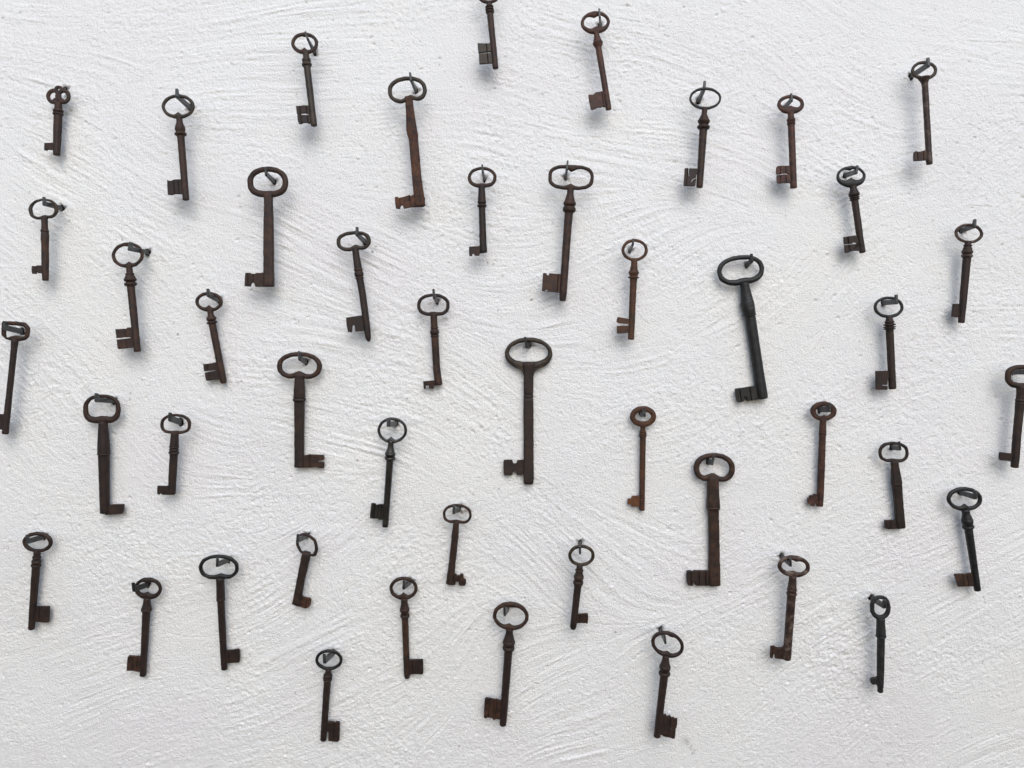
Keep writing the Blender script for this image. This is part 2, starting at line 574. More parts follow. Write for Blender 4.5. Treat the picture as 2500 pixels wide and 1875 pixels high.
key('slim rusty key with round bow and slotted bit, highest key in the left half',
    'thin nail slanting across the round bow of the high upper-left slot-bit key', 'B',
    E(1012,440,136,109,ws=32,wb=34,bump=(24,22),tbump=(10,18),tx=-5,rot=2),
    [(1024,545),(1033,655),(1108,1285)], [(530,58),(575,58),(592,66),(602,84),(620,86),(630,70),(642,68),(680,66),(1000,62),(1270,60)],
    [(640,672,91)],
    [(1075,1073),(1000,1070),(960,1076),(925,1076),(930,1120),(936,1160),(968,1162),(978,1150),(1015,1147),(1048,1156),(1052,1168),(975,1166),(938,1171),(944,1225),(952,1252),(976,1257),(998,1243),(1040,1244),(1048,1252),(1090,1246)],
    ((1108,525),(1015,315),(1042,400),25), ('rust','olive','dark'), (24,24), grooves=((975,12),(1040,12)))

key('big heavily rusted key with lopsided bean-shaped bow and long flat stem, upper centre left',
    'nail through the bean-shaped bow of the big heavily rusted key', 'C',
    E(392,292,197,138,n=2.15,nb=2.5,ws=39,wt=38,wb=38,rot=-4,dent=(40,66),bx=24,bump=(6,60)),
    [(407,372),(437,700),(453,780),(490,1200),(521,1440)], [(360,74),(420,74),(560,86),(690,102),(745,106),(780,90),(1000,90),(1200,92),(1350,100),(1440,98),(1462,92)],
    [], [(500,1322),(472,1345),(425,1365),(419,1354),(365,1372),(306,1385),(296,1372),(267,1378),(270,1440),(277,1488),(317,1496),(326,1462),(338,1455),(348,1464),(357,1491),(430,1476),(500,1474),(548,1474),(566,1462),(572,1380)],
    ((482,296),(417,107),(428,200),27), ('olive','scale','scale'), (24,21), sq=True, grooves=((318,14),(420,10)), jitter=0.014)

key('key cut off by the top edge of the picture, three rings below its bow',
    'nail at the very top edge holding the key cut off by it', 'D',
    E(383,-72,125,110,ws=32),
    [(390,38),(457,705)], [(25,50),(55,56),(115,60),(135,62),(690,56)],
    [(62,80,76),(88,106,80),(112,134,80)],
    [(425,430),(402,433),(388,443),(330,443),(273,441),(276,490),(283,538),(340,532),(412,526),(412,540),(340,544),(287,549),(288,600),(292,651),(360,646),(435,640)],
    ((397,-110),(386,-225),(390,-130),26), ('rust','rust','olive'), (24,22), grooves=((370,14),))

key('reddish key with pointed bumps inside its bow, right of the key at the top edge',
    'long thin nail across the bow of the reddish key right of the top-edge key', 'D',
    E(1466,230,147,114,ws=29,wt=34,wb=44,rot=-6,bump=(26,42),bx=8,tbump=(26,34),tx=-4),
    [(1478,345),(1497,480),(1603,1115)], [(325,54),(360,52),(385,64),(415,84),(438,94),(455,90),(470,74),(482,60),(1105,56)],
    [(424,452,95)],
    [(1565,920),(1535,928),(1470,938),(1442,962),(1396,962),(1402,1020),(1420,1108),(1440,1113),(1495,1088),(1520,1090),(1535,1080),(1560,1084),(1590,1080)],
    ((1516,255),(1505,82),(1512,180),25), ('redrust','redrust','redrust'), (24,21), grooves=((1545,10),))

key('key with very thin black oval bow and a cracked square bit slit along the stem',
    'nail bent upright through the very thin black oval bow', 'E',
    E(505,583,161,113,ws=20,wt=26,wb=28),
    [(498,695),(487,875),(447,1485)], [(680,52),(742,52),(750,60),(775,82),(800,106),(818,110),(840,94),(852,72),(895,76),(1100,70),(1480,62)],
    [(796,832,112),(856,890,117)],
    [(450,1295),(343,1292),(342,1340),(347,1368),(338,1374),(334,1340),(333,1290),(298,1290),(292,1380),(286,1468),(345,1471),(395,1472),(405,1462),(411,1400),(411,1394),(386,1402),(368,1426),(356,1432),(364,1418),(382,1396),(411,1384),(413,1350),(450,1350)],
    ((440,602),(503,400),(498,495),33), ('black','rust','dark'), (24,20), grooves=((318,9),))

key('rusty key with bit split by a wavy slot, just right of the thin black-bowed key',
    'nail with a broad slanting shank in the bow of the wavy-slot key', 'E',
    E(1370,644,135,97,ws=34,wt=34,wb=48,bump=(30,48)),
    [(1372,735),(1376,840),(1400,1492)], [(720,58),(765,56),(778,64),(822,64),(855,66),(1100,64),(1485,64)],
    [(784,818,76),(824,836,78),(838,852,74)],
    [(1375,1260),(1330,1266),(1285,1266),(1240,1268),(1225,1280),(1223,1315),(1225,1352),(1262,1352),(1290,1342),(1325,1340),(1352,1348),(1352,1356),(1300,1352),(1262,1360),(1229,1361),(1229,1400),(1232,1440),(1262,1445),(1300,1438),(1385,1437)],
    ((1302,682),(1378,527),(1386,612),27), ('redrust','redrust','redrust'), (23,20), grooves=((1262,12),(1318,12)))

key('dark grey-brown key whose stem leans right, with a heavy bow base, upper right',
    'short broad nail with a dark hole in the dark grey-brown key with the leaning stem', 'F',
    E(322,1375,147,109,ws=27,wt=27,wb=50,rot=-2,bump=(36,52),tbump=(18,26),tx=-8),
    [(343,1480),(360,1610),(408,1959),(440,2150)], [(1465,62),(1495,62),(1515,74),(1540,94),(1556,98),(1572,84),(1580,72),(1616,66),(1900,64),(2140,58)],
    [(1532,1572,99),(1580,1594,94),(1598,1612,90)],
    [(400,1966),(325,1975),(247,1986),(247,2020),(252,2060),(335,2052),(338,2042),(370,2042),(372,2048),(400,2052),(345,2060),(318,2062),(254,2067),(256,2110),(263,2148),(300,2142),(304,2130),(330,2132),(340,2124),(425,2126)],
    ((262,1362),(392,1258),(378,1345),32), ('black','dark','dark'), (21,18), grooves=((292,12),(300,8)))

key('long plain key without rings, its round bow running straight into the stem, upper right corner',
    'nail with a long slanting shank at the highest key in the upper right', 'F',
    [E(1062,300,131,96,ws=29,wt=29,wb=34)],
    [(1064,375),(1073,480),(1116,1252)], [(372,118),(385,104),(400,84),(420,66),(445,58),(700,57),(1245,57)],
    [], [(1095,1110),(1060,1110),(1040,1118),(1000,1126),(985,1120),(970,1118),(957,1130),(955,1170),(957,1216),(1020,1214),(1060,1210),(1105,1207)],
    ((938,354),(1108,165),(1114,262),35), ('olive','flecked','rust'), (25,25), grooves=((990,12),(1050,10)))

key('dark key with lopsided round bow and small two-toothed bit, below the clover-bow key',
    'nail with its shank poking out to the right behind the lopsided round bow', 'G',
    E(440,254,148,108,ws=35,wt=20,wb=22,n=2.1,nb=2.5,rot=-4,dent=(16,56),bx=10,bump=(8,50)),
    [(450,340),(455,500),(461,980)], [(330,60),(400,58),(455,62),(490,66),(512,74),(560,74),(600,67),(800,67),(970,58)],
    [(458,488,71)],
    [(450,820),(400,821),(372,822),(370,860),(362,860),(362,828),(327,828),(325,868),(330,906),(368,908),(372,882),(380,882),(388,900),(450,903)],
    ((618,240),(437,125),(438,215),31), ('olive','rust','dark'), (19,18))

key('rusty key with moulded neck and broad slotted bit, right of the two-toothed far left key',
    'broad dark nail with its shank ending in a black hole right of a round bow', 'G',
    E(1295,717,161,129,ws=31,rot=-4,bump=(26,26),bx=6,tbump=(8,30)),
    [(1308,830),(1323,1010),(1393,1702)], [(820,60),(895,60),(905,66),(925,84),(945,100),(964,112),(980,100),(990,80),(1030,72),(1300,72),(1690,64)],
    [(900,920,80),(950,982,114),(994,1028,112)],
    [(1345,1450),(1295,1450),(1285,1462),(1230,1464),(1172,1467),(1177,1510),(1184,1558),(1250,1552),(1326,1548),(1326,1556),(1260,1564),(1187,1572),(1190,1620),(1196,1662),(1210,1670),(1280,1662),(1365,1652)],
    ((1487,686),(1322,583),(1305,674),46), ('rust','rust','rust'), (19,18), grooves=((1280,14),))

key('key with many-sided angular bow and straight slender stem, cut off by the left edge',
    'wide black nail inside the angular bow at the left edge', 'M',
    dict(outer=[(160,352),(262,364),(283,388),(303,415),(302,455),(297,500),(278,525),(255,543),(215,547),(180,552),(150,560),(110,545),(85,538),(60,530),(38,510),(18,490),(18,440),(22,348),(80,350)],
         inner=[(150,392),(225,398),(250,412),(258,432),(258,462),(256,488),(244,504),(225,504),(185,497),(150,493),(110,502),(90,515),(80,520),(66,512),(62,498),(60,450),(63,388),(100,390)], cap=.0018),
    [(152,540),(135,700),(52,1495)], [(530,74),(560,66),(620,58),(1000,56),(1300,60),(1485,60)],
    [], [(75,1288),(45,1291),(-10,1289),(-66,1286),(-66,1360),(-64,1440),(0,1446),(60,1448)],
    ((215,452),(44,346),(40,440),46), ('rust','dark','dark'), (20,17), nailkw=dict(hs=0.6))

key('big key with D-shaped bow, flat squared stem and L-shaped notched bit, upper left half',
    'nail slanting right inside the D-shaped bow', 'H',
    E(1053,392,206,156,n=2.15,ws=56,wt=52,wb=66,nb=3.0,cap=.0026),
    [(1060,520),(1062,900),(1064,1448)], [(510,80),(560,82),(700,86),(900,95),(1200,98),(1445,102)],
    [], [(1040,1285),(1015,1305),(990,1313),(932,1313),(931,1322),(885,1322),(880,1312),(828,1313),(824,1380),(822,1446),(850,1450),(880,1450),(884,1425),(894,1412),(914,1412),(924,1428),(932,1452),(1020,1453),(1108,1453),(1108,1300)],
    ((1113,386),(1026,240),(1034,326),30), ('rust','rust','rust'), (23,19), sq=True, grooves=((857,10),(905,30)))

key('key with squat rounded bow, dark lower stem and pointed tip, left of centre',
    'nail with its shank going down right in the squat bow left of centre', 'I',
    E(471,369,173,102,n=2.3,nb=2.7,ws=36,wt=34,wb=36,rot=-4,dent=(20,44),bx=18,bump=(8,40)),
    [(486,450),(524,700),(560,900),(622,1375)], [(435,66),(530,68),(640,78),(760,70),(1000,68),(1150,68),(1260,66),(1330,58),(1365,44),(1378,26)],
    [(646,670,84),(676,728,84),(734,750,80)],
    [(575,1116),(480,1130),(395,1142),(400,1215),(415,1288),(455,1292),(458,1235),(466,1220),(478,1222),(484,1240),(488,1285),(540,1281),(595,1274)],
    ((580,372),(502,222),(498,312),33), ('olive','dark','dark'), (20,17), cmat='rust')

key('dark rusty key with an oval bow, bell-shaped neck and small L-shaped bit, upper centre',
    'thin upright nail with a round hole in the bell-necked key', 'J',
    E(320,303,145,106,nb=2.7,ws=31,wt=30,wb=38,bump=(6,50)),
    [(315,400),(318,600),(332,1062)], [(385,64),(440,66),(500,74),(548,80),(565,78),(576,66),(610,64),(800,66),(1000,70),(1060,74)],
    [(540,570,82),(579,604,90)],
    [(320,982),(297,990),(284,1000),(235,1003),(188,1006),(186,1050),(190,1098),(220,1101),(222,1078),(234,1075),(240,1092),(262,1098),(290,1095),(298,1074),(330,1070),(364,1066),(362,980)],
    ((342,318),(320,170),(324,255),24), ('rust','dark','rust'), (23,20), sq=False)

key('large key with wide stadium-shaped bow pointed inside top and bottom, and big square bit',
    'upright nail with a black hole in the wide stadium-shaped bow', 'J',
    E(1220,304,229,126,n=2.9,ws=32,wt=32,wb=34,rot=2,bump=(24,34),tbump=(34,40),tx=8,bx=-4),
    [(1215,425),(1203,620),(1190,750),(1134,1552)], [(410,64),(470,66),(500,80),(535,98),(560,114),(575,118),(592,106),(600,96),(665,84),(720,80),(1200,76),(1480,74),(1550,62)],
    [(548,592,119),(602,655,123)],
    [(1140,1284),(1060,1279),(998,1275),(995,1295),(976,1293),(970,1272),(937,1272),(930,1360),(925,1455),(957,1458),(962,1440),(979,1440),(985,1458),(1050,1464),(1095,1472),(1120,1474)],
    ((1165,300),(1187,130),(1178,230),25), ('rust','rust','rust'), (23,18), grooves=((1085,12),))

key('slender orange-brown key with a plain oval bow and a bit forked into two prongs',
    'small twisted nail in the slender orange-brown key with the forked bit', 'S',
    E(1034,262,166,140,ws=36,wb=36),
    [(1030,395),(1020,620),(987,1400)], [(380,76),(470,82),(482,88),(495,84),(520,104),(545,120),(565,118),(585,100),(600,96),(640,92),(680,84),(1100,80),(1390,78)],
    [(480,494,90),(526,572,122),(598,620,132)],
    [(975,1134),(945,1130),(900,1122),(818,1108),(808,1140),(804,1172),(830,1188),(880,1194),(955,1200),(955,1216),(880,1219),(808,1222),(808,1270),(808,1317),(850,1320),(965,1310)],
    ((975,272),(1018,112),(1014,200),28), ('orange','orange','orange'), (22,18))

k19, F19 = key('largest black key with a thick oval bow and worn raised lettering on its swollen neck',
    'black nail gripping the thick bow of the largest black key', 'L',
    E(448,291,237,152,n=2.25,nb=2.5,dent=(8,70),ws=45,wt=44,wb=56,rot=-7,bump=(8,70),bx=20,cap=.0028),
    [(488,435),(529,700),(545,760),(668,1585)], [(415,90),(470,92),(530,104),(620,128),(690,132),(738,122),(752,106),(1000,104),(1300,106),(1500,112),(1585,112)],
    [(738,752,122)],
    [(640,1440),(605,1460),(545,1466),(480,1478),(396,1488),(394,1510),(402,1570),(413,1622),(430,1628),(478,1615),(484,1590),(486,1566),(499,1566),(508,1592),(512,1611),(560,1606),(640,1595),(716,1580),(700,1450)],
    ((510,240),(560,120),(566,208),34), ('black','black','black'), (12,7.5), sq=False, grooves=((440,10),(545,10),(640,8)), thick=5, nailkw=dict(mat='black'))

key('dark key with thin oval bow, sharp disc rings and a bent slit in its bit',
    'broad flat nail across the thin oval bow above the disc rings', 'U',
    E(702,1038,150,109,ws=28,wt=26,wb=30),
    [(710,1140),(713,1270),(742,1868)], [(1130,60),(1160,64),(1180,78),(1270,74),(1500,72),(1860,72)],
    [(1180,1194,88),(1206,1222,112),(1233,1246,112),(1251,1264,106)],
    [(725,1680),(570,1683),(571,1780),(573,1870),(600,1873),(686,1872),(690,1840),(686,1836),(642,1834),(632,1828),(640,1821),(672,1824),(688,1815),(690,1762),(702,1760),(725,1760)],
    ((648,992),(785,908),(790,1008),34), ('black','dark','dark'), (18,14))

key('key with brown oval bow and pale paint-smeared neck, near the right edge',
    'nail raised high above the paint-smeared key near the right edge', 'U',
    E(1515,290,143,100,ws=28,wb=26,rot=3),
    [(1507,385),(1495,535),(1438,1200)], [(370,62),(400,60),(425,64),(440,80),(460,84),(545,76),(900,70),(1190,60)],
    [(404,420,77),(458,496,98),(500,534,98)],
    [(1440,1003),(1400,1002),(1355,1003),(1345,1070),(1340,1130),(1350,1136),(1400,1140),(1420,1142)],
    ((1440,264),(1584,143),(1578,232),34), ('flecked','dark','dark'), (20,13), cmat='flecked', grooves=((1408,10),))

key('rusty key with heart-pointed round bow and rounded stem tip past its two-leaf bit, left centre',
    'nail upright before the round bow with the heart-shaped point, left centre', 'O',
    E(458,360,138,100,ws=32,wb=30,bump=(28,28),rot=2),
    [(470,455),(490,580),(606,1182)], [(440,56),(492,57),(505,70),(525,86),(540,88),(552,72),(560,66),(582,70),(1000,68),(1120,66),(1165,64),(1180,52)],
    [(514,548,92),(556,582,96)],
    [(560,966),(520,973),(480,983),(403,992),(407,1030),(413,1064),(460,1058),(524,1049),(540,1056),(480,1066),(418,1078),(424,1120),(433,1155),(450,1160),(520,1148),(590,1140)],
    ((552,344),(442,225),(446,308),36), ('rust','rust','dark'), (12,6), thick=3.2, grooves=((455,8),))

key('big dark brown key with thick kidney bow and its L-shaped bit turned right',
    'short angular nail under the thick kidney bow with the right-hand bit', 'P',
    E(337,304,227,140,n=2.1,nb=2.7,ws=50,wt=42,wb=46,rot=1,dent=(26,62),bump=(12,62),bx=-4,cap=.0028),
    [(337,430),(336,700),(335,1325)], [(385,100),(430,88),(470,94),(540,104),(602,108),(680,98),(900,94),(1200,92),(1325,94)],
    [(607,622,116),(628,664,119)],
    [(345,1196),(380,1205),(400,1211),(430,1200),(480,1202),(585,1207),(588,1230),(587,1255),(530,1258),(526,1268),(530,1278),(588,1280),(588,1310),(586,1336),(555,1338),(500,1326),(455,1328),(420,1334),(345,1332)],
    ((400,262),(328,152),(334,248),30), ('rust','dark','rust'), (11,5.5), sq=True, grooves=((445,34),))

key('rusty key with a rounded bow, ringed neck and tiny three-toothed L-shaped bit, just above centre',
    'upright nail over the rounded bow just above the centre', 'I',
    E(1278,1015,164,115,ws=32,wt=30,wb=34,n=2.2,nb=2.7,dent=(6,60),bump=(6,40)),
    [(1281,1115),(1292,1330),(1310,1650),(1330,1815)], [(1095,64),(1150,66),(1225,68),(1250,66),(1262,70),(1340,72),(1600,72),(1820,76)],
    [(1236,1254,75),(1264,1314,85),(1320,1338,82)],
    up_(tr([(1722,440),(1700,450),(1650,455),(1590,460),(1593,500),(1597,538),(1612,541),(1617,503),(1646,503),(1652,533),(1694,534),(1698,506),(1735,498),(1768,493),(1768,445)],'P','I'),0),
    ((1318,974),(1277,850),(1284,952),29), ('dark','rust','rust'), (14,8))

key('polished black key with a round bow, shiny turned neck and grooved square bit, centre',
    'wide flat grey nail end inside the polished round bow', 'Q',
    E(240,417,149,130,ws=26,wt=26,wb=26,bump=(30,24),bx=-10),
    [(226,535),(216,720),(167,1400)], [(520,56),(560,56),(590,62),(620,78),(642,94),(668,96),(680,78),(690,74),(735,70),(900,68),(1390,62)],
    [(640,676,102),(684,718,106)],
    [(165,1165),(140,1163),(110,1163),(80,1172),(70,1157),(50,1153),(28,1155),(20,1230),(13,1300),(35,1309),(95,1309),(100,1320),(155,1322)],
    ((272,350),(200,290),(200,382),46), ('gloss','gloss','gloss'), (17,13), grooves=((60,12),(98,10),(128,10)))

key('small dark rusty key with thin apple-shaped bow and toothed bit facing right',
    'thin nail beside a dark smudge inside the apple-shaped bow', 'AC',
    E(483,312,145,102,n=2.15,nb=2.9,ws=24,wt=24,wb=26,rot=3,dent=(14,62),bx=-2,bump=(4,50)),
    [(472,395),(459,550),(410,1014)], [(385,62),(420,60),(500,68),(548,74),(560,68),(800,70),(900,76),(1010,86)],
    [(544,558,73)],
    [(420,900),(448,908),(456,922),(470,912),(478,932),(508,930),(513,918),(538,914),(548,930),(546,950),(552,966),(570,970),(573,1008),(560,1032),(530,1034),(498,1030),(496,992),(470,992),(465,1022),(440,1028),(410,1024)],
    ((500,252),(448,225),(444,315),30), ('rust','rust','rust'), (16,9))

key('longest key, dark with the widest oval bow and a bit notched above and below, centre',
    'thick black nail ending in a point at the centre of the wide oval bow', 'R',
    E(583,348,240,166,n=2.05,ws=42,wt=46,wb=74,bump=(10,110),cap=.0024),
    [(583,470),(581,780),(583,1300),(583,1660)], [(440,120),(480,112),(505,108),(535,102),(570,97),(750,94),(756,90),(800,92),(806,100),(1300,100),(1500,104),(1645,102),(1660,88)],
    [(764,794,96)],
    [(545,1418),(500,1422),(468,1425),(464,1445),(458,1458),(432,1458),(424,1445),(418,1422),(380,1420),(335,1422),(328,1440),(328,1500),(332,1568),(345,1577),(390,1577),(420,1572),(424,1540),(432,1534),(452,1534),(458,1545),(462,1572),(545,1572)],
    ((590,262),(545,175),(562,290),28), ('olive','dark','dark'), (8,5.2), sq=True, thick=3.2, nailkw=dict(L=0.022,mat='black'),
    web=[(470,446),(560,446),(600,440),(650,440),(700,446),(752,462),(705,490),(660,514),(640,540),(632,575),(534,575),(524,535),(500,508),(455,480),(425,462)])

key('long thin orange-rusted key with thick flat bow and bright orange bit, right of centre',
    'stubby nail filling the small hole of the thick flat orange bow', 'AI',
    E(290,650,132,105,ws=50,wt=56,wb=54,cap=.0016,ex=3.2),
    [(289,742),(288,850),(278,1600)], [(735,76),(748,56),(765,50),(790,52),(810,62),(860,62),(1000,58),(1595,56)],
    [(796,810,66),(814,832,71),(836,856,73)],
    [(275,1452),(225,1453),(185,1455),(174,1462),(168,1482),(135,1482),(133,1510),(134,1536),(168,1540),(172,1558),(210,1560),(275,1560)],
    ((272,622),(301,560),(306,655),34), ('orange','orange','bright'), (11,6))

key('heavy brown key with thick kidney-shaped bow and L-shaped bit pointing left, lower right of centre',
    'small leaning nail at the top of the thick kidney-shaped bow, right of centre', 'AF',
    E(596,258,209,150,n=2.1,nb=2.7,ws=57,wt=46,wb=46,rot=2,dent=(34,64),bump=(14,72),bx=-12,cap=.0028),
    [(582,380),(585,650),(592,900),(597,1440)], [(340,96),(380,108),(520,117),(640,130),(672,122),(690,104),(1000,104),(1300,114),(1440,118)],
    [(648,668,130)],
    [(580,1290),(545,1306),(515,1299),(480,1300),(390,1297),(380,1308),(350,1298),(318,1302),(316,1350),(318,1400),(328,1440),(350,1447),(375,1447),(382,1420),(384,1400),(391,1402),(394,1430),(412,1446),(530,1446),(640,1447),(640,1300)],
    ((540,195),(595,135),(574,233),30), ('rust','rust','dark'), (9,5.8), sq=True, grooves=((358,10),(440,10),(505,14)), thick=4.2)

key('thin dark red key with a thick flat bow and a tiny cross-shaped bit, right half',
    'wide dark nail head filling the bow hole of the key with the cross-shaped bit', 'W',
    E(250,222,132,98,ws=54,wt=48,wb=40,bump=(14,26),bx=8,cap=.0016,ex=3.2),
    [(246,312),(240,470),(215,1183)], [(300,72),(325,64),(370,64),(400,70),(428,68),(480,66),(800,70),(1000,68),(1180,60)],
    [(428,441,71),(446,460,72),(463,478,70)],
    [(215,1096),(192,1090),(184,1070),(172,1062),(150,1062),(138,1075),(103,1078),(103,1100),(87,1102),(87,1128),(89,1155),(115,1165),(120,1180),(155,1185),(160,1157),(174,1157),(182,1187),(215,1188)],
    ((213,205),(317,140),(316,235),30), ('redrust','redrust','redrust'), (13,8), nailkw=dict(hs=0.62))

key('dark key with tapering swollen neck and plain L-shaped bit, right of the cross-bit key',
    'nail in the right of the rounded bow of the swollen-neck plain-bit key', 'W',
    E(960,640,152,107,n=2.2,nb=2.8,ws=30,wt=28,wb=28,rot=2,dent=(8,60),bump=(6,60)),
    [(970,738),(990,950),(1010,1150),(1030,1403)], [(725,68),(790,70),(850,84),(920,94),(955,97),(968,90),(1200,84),(1400,88)],
    [(946,960,99)],
    [(1010,1290),(985,1315),(970,1326),(920,1327),(870,1328),(871,1370),(873,1408),(905,1415),(960,1413),(1068,1408),(1065,1300)],
    ((945,590),(1020,528),(1032,622),28), ('dark','dark','dark'), (13,8), sq=True, grooves=((925,8),))

key('jet black key with wide oval bow and stem slanting to a reddish ragged bit',
    'dark nail with a long shank slanting right inside the jet black bow', 'AH',
    E(1470,283,178,121,ws=38,wb=36,wt=38,rot=2,bump=(30,30),bx=5),
    [(1482,400),(1508,560),(1604,1212)], [(385,78),(425,72),(460,86),(490,102),(520,104),(540,96),(550,88),(590,78),(900,70),(1205,64)],
    [(478,532,105),(550,580,106)],
    [(1570,1030),(1520,1032),(1480,1040),(1420,1040),(1370,1042),(1367,1060),(1380,1085),(1390,1120),(1398,1145),(1405,1168),(1455,1167),(1500,1165),(1590,1165)],
    ((1433,216),(1590,198),(1590,290),36), ('black','black','rust'), (14,12), grooves=((1455,8),(1500,8)), nailkw=dict(mat='nail'))

key('brown key with a rounded bow and short plain bit, cut off by the right edge',
    'nail inside the bow cut off by the right edge', 'X',
    E(1392,330,188,136,n=2.5,ws=62,wt=48,wb=62,cap=.0026),
    [(1388,450),(1375,650),(1340,1000),(1312,1380)], [(430,110),(460,96),(530,86),(610,90),(640,98),(690,96),(750,90),(1300,88),(1375,80)],
    [(548,566,90),(584,622,98),(628,650,101)],
    [(1320,1218),(1240,1215),(1190,1208),(1140,1203),(1133,1240),(1132,1272),(1140,1295),(1190,1300),(1240,1305),(1330,1322)],
    ((1295,275),(1478,205),(1478,305),38), ('rust','dark','dark'), (20,16), nailkw=dict(hs=0.62))

key('stout dark key with squarish bow, swollen neck and short bit turned right, left side',
    'grey nail at the upper left of the squarish bow, its shank running right', 'N',
    E(203,618,187,148,n=2.4,nb=3.2,ws=45,wt=32,wb=60,dent=(8,70),bump=(10,70),bx=8,cap=.0026),
    [(215,755),(222,1060),(228,1400),(232,1672)], [(740,88),(800,90),(900,106),(1000,118),(1050,118),(1085,108),(1300,102),(1500,96),(1665,92)],
    [(1056,1080,119)],
    [(240,1590),(285,1586),(330,1582),(385,1581),(427,1580),(426,1610),(424,1645),(412,1672),(350,1680),(300,1684),(240,1686)],
    ((318,535),(142,455),(142,548),44), ('rust','dark','dark'), (12,7.5), sq=False, thick=3.6)

key('small brown key with flattened bow and plain L-shaped bit, beside the stout squarish-bow key',
    'dark nail with a broad shank in the flattened bow beside the stout left key', 'N',
    E(950,768,154,102,n=2.2,nb=3.2,ws=30,wt=26,wb=26,dent=(4,60),bump=(4,60)),
    [(940,860),(932,1050),(910,1475)], [(850,72),(900,76),(985,86),(1000,90),(1012,82),(1036,86),(1048,80),(1085,78),(1300,78),(1470,74)],
    [(990,1008,91),(1014,1038,88),(1048,1072,97)],
    [(890,1380),(875,1390),(855,1395),(810,1394),(768,1393),(765,1430),(766,1468),(776,1480),(792,1480),(796,1466),(806,1470),(815,1483),(880,1484),(940,1483),(942,1400)],
    ((992,748),(890,650),(886,740),42), ('rust','dark','dark'), (17,13), nailkw=dict(hs=0.7))

key('dark key with oval bow and square bit turned right, lowest at the far left edge',
    'dark nail filling the upper left of the oval bow at the far lower left', 'Y',
    E(382,305,151,103,ws=38,wt=34,wb=32,rot=3),
    [(377,405),(366,540),(318,1188)], [(390,66),(440,64),(452,72),(475,70),(490,80),(515,80),(560,76),(800,72),(1180,62)],
    [(450,466,78),(484,520,86),(528,552,92)],
    [(355,956),(400,955),(420,952),(465,953),(505,955),(503,1000),(500,1060),(497,1112),(470,1118),(435,1115),(350,1106)],
    ((442,250),(266,230),(275,325),30), ('dark','dark','dark'), (10,5.5), grooves=((405,8),))

key('dark key with pointed bumps inside its bow and smooth square left-facing bit, bottom left',
    'wide nail standing out at the left of the bow of the waisted bottom left key', 'Z',
    E(672,567,138,111,ws=32,wt=34,wb=46,rot=4,bump=(26,30),bx=-5,tbump=(20,26),tx=-12),
    [(660,668),(653,800),(618,1450)], [(655,72),(680,66),(720,74),(750,88),(770,96),(786,98),(800,84),(815,78),(1100,70),(1445,62)],
    [(762,796,100)],
    [(610,1250),(560,1252),(515,1248),(478,1245),(466,1258),(460,1330),(457,1398),(490,1396),(520,1395),(550,1403),(580,1408),(615,1404)],
    ((660,528),(513,508),(524,604),38), ('dark','dark','rust'), (10,5.5), nailkw=dict(mat='black'), grooves=((520,8),(565,8)))

key('dark key with wide oval bow, plain tube neck and rounded square bit turned right',
    'V-shaped grey nail in the wide oval bow of the tube-necked key', 'Z',
    E(1387,352,201,127,n=2.1,nb=2.6,ws=36,wt=32,wb=34,rot=1,dent=(14,62),bump=(12,60),bx=20),
    [(1400,460),(1407,690),(1443,1386)], [(450,88),(480,84),(540,80),(620,82),(686,84),(692,72),(1000,70),(1380,62)],
    [(662,690,84)],
    [(1440,1194),(1470,1190),(1525,1188),(1565,1182),(1590,1178),(1599,1190),(1600,1250),(1598,1306),(1588,1312),(1530,1315),(1440,1324)],
    ((1482,276),(1368,255),(1366,352),30), ('black','dark','dark'), (14,5.5), grooves=((1490,8),))

key('small crooked key with a bent many-sided thin bow and a scaly rusted foot turned right',
    'nail at the left corner of the bent many-sided thin bow', 'AA',
    dict(outer=[(600,211),(655,236),(704,270),(716,300),(727,335),(733,382),(716,440),(684,452),(640,442),(580,424),(545,402),(516,350),(507,300),(520,240),(555,218)],
         inner=[(602,236),(648,262),(685,295),(694,318),(700,342),(699,385),(684,424),(668,428),(645,420),(600,405),(565,392),(542,342),(534,305),(545,255),(568,240)], cap=.0013),
    [(614,430),(560,680),(512,940)], [(405,70),(425,84),(450,88),(500,84),(700,78),(850,80),(930,86)],
    [], [(535,840),(565,838),(585,860),(610,866),(632,869),(655,875),(662,888),(660,920),(656,940),(640,960),(612,971),(590,968),(560,956),(520,948),(500,940)],
    ((618,240),(526,222),(520,312),32), ('dark','dark','scale'), (13,9), sq=True, grooves=((575,8),(620,8)), jitter=0.016)

key('brown key with heart-shaped bow hole, turned neck and square bit facing right',
    'V-shaped nail in the heart-shaped bow hole', 'AA',
    E(1598,772,142,115,ws=32,bump=(32,26)),
    [(1605,885),(1612,1060),(1634,1680)], [(870,66),(925,66),(950,78),(975,90),(995,92),(1012,82),(1025,72),(1070,66),(1400,64),(1655,62),(1675,50)],
    [(968,1010,94),(1034,1066,92)],
    [(1625,1490),(1650,1498),(1670,1494),(1730,1492),(1795,1490),(1797,1560),(1798,1630),(1782,1642),(1750,1636),(1700,1636),(1660,1645),(1625,1648)],
    ((1668,698),(1602,692),(1596,790),34), ('rust','rust','dark'), (13,6.5), grooves=((1690,8),))

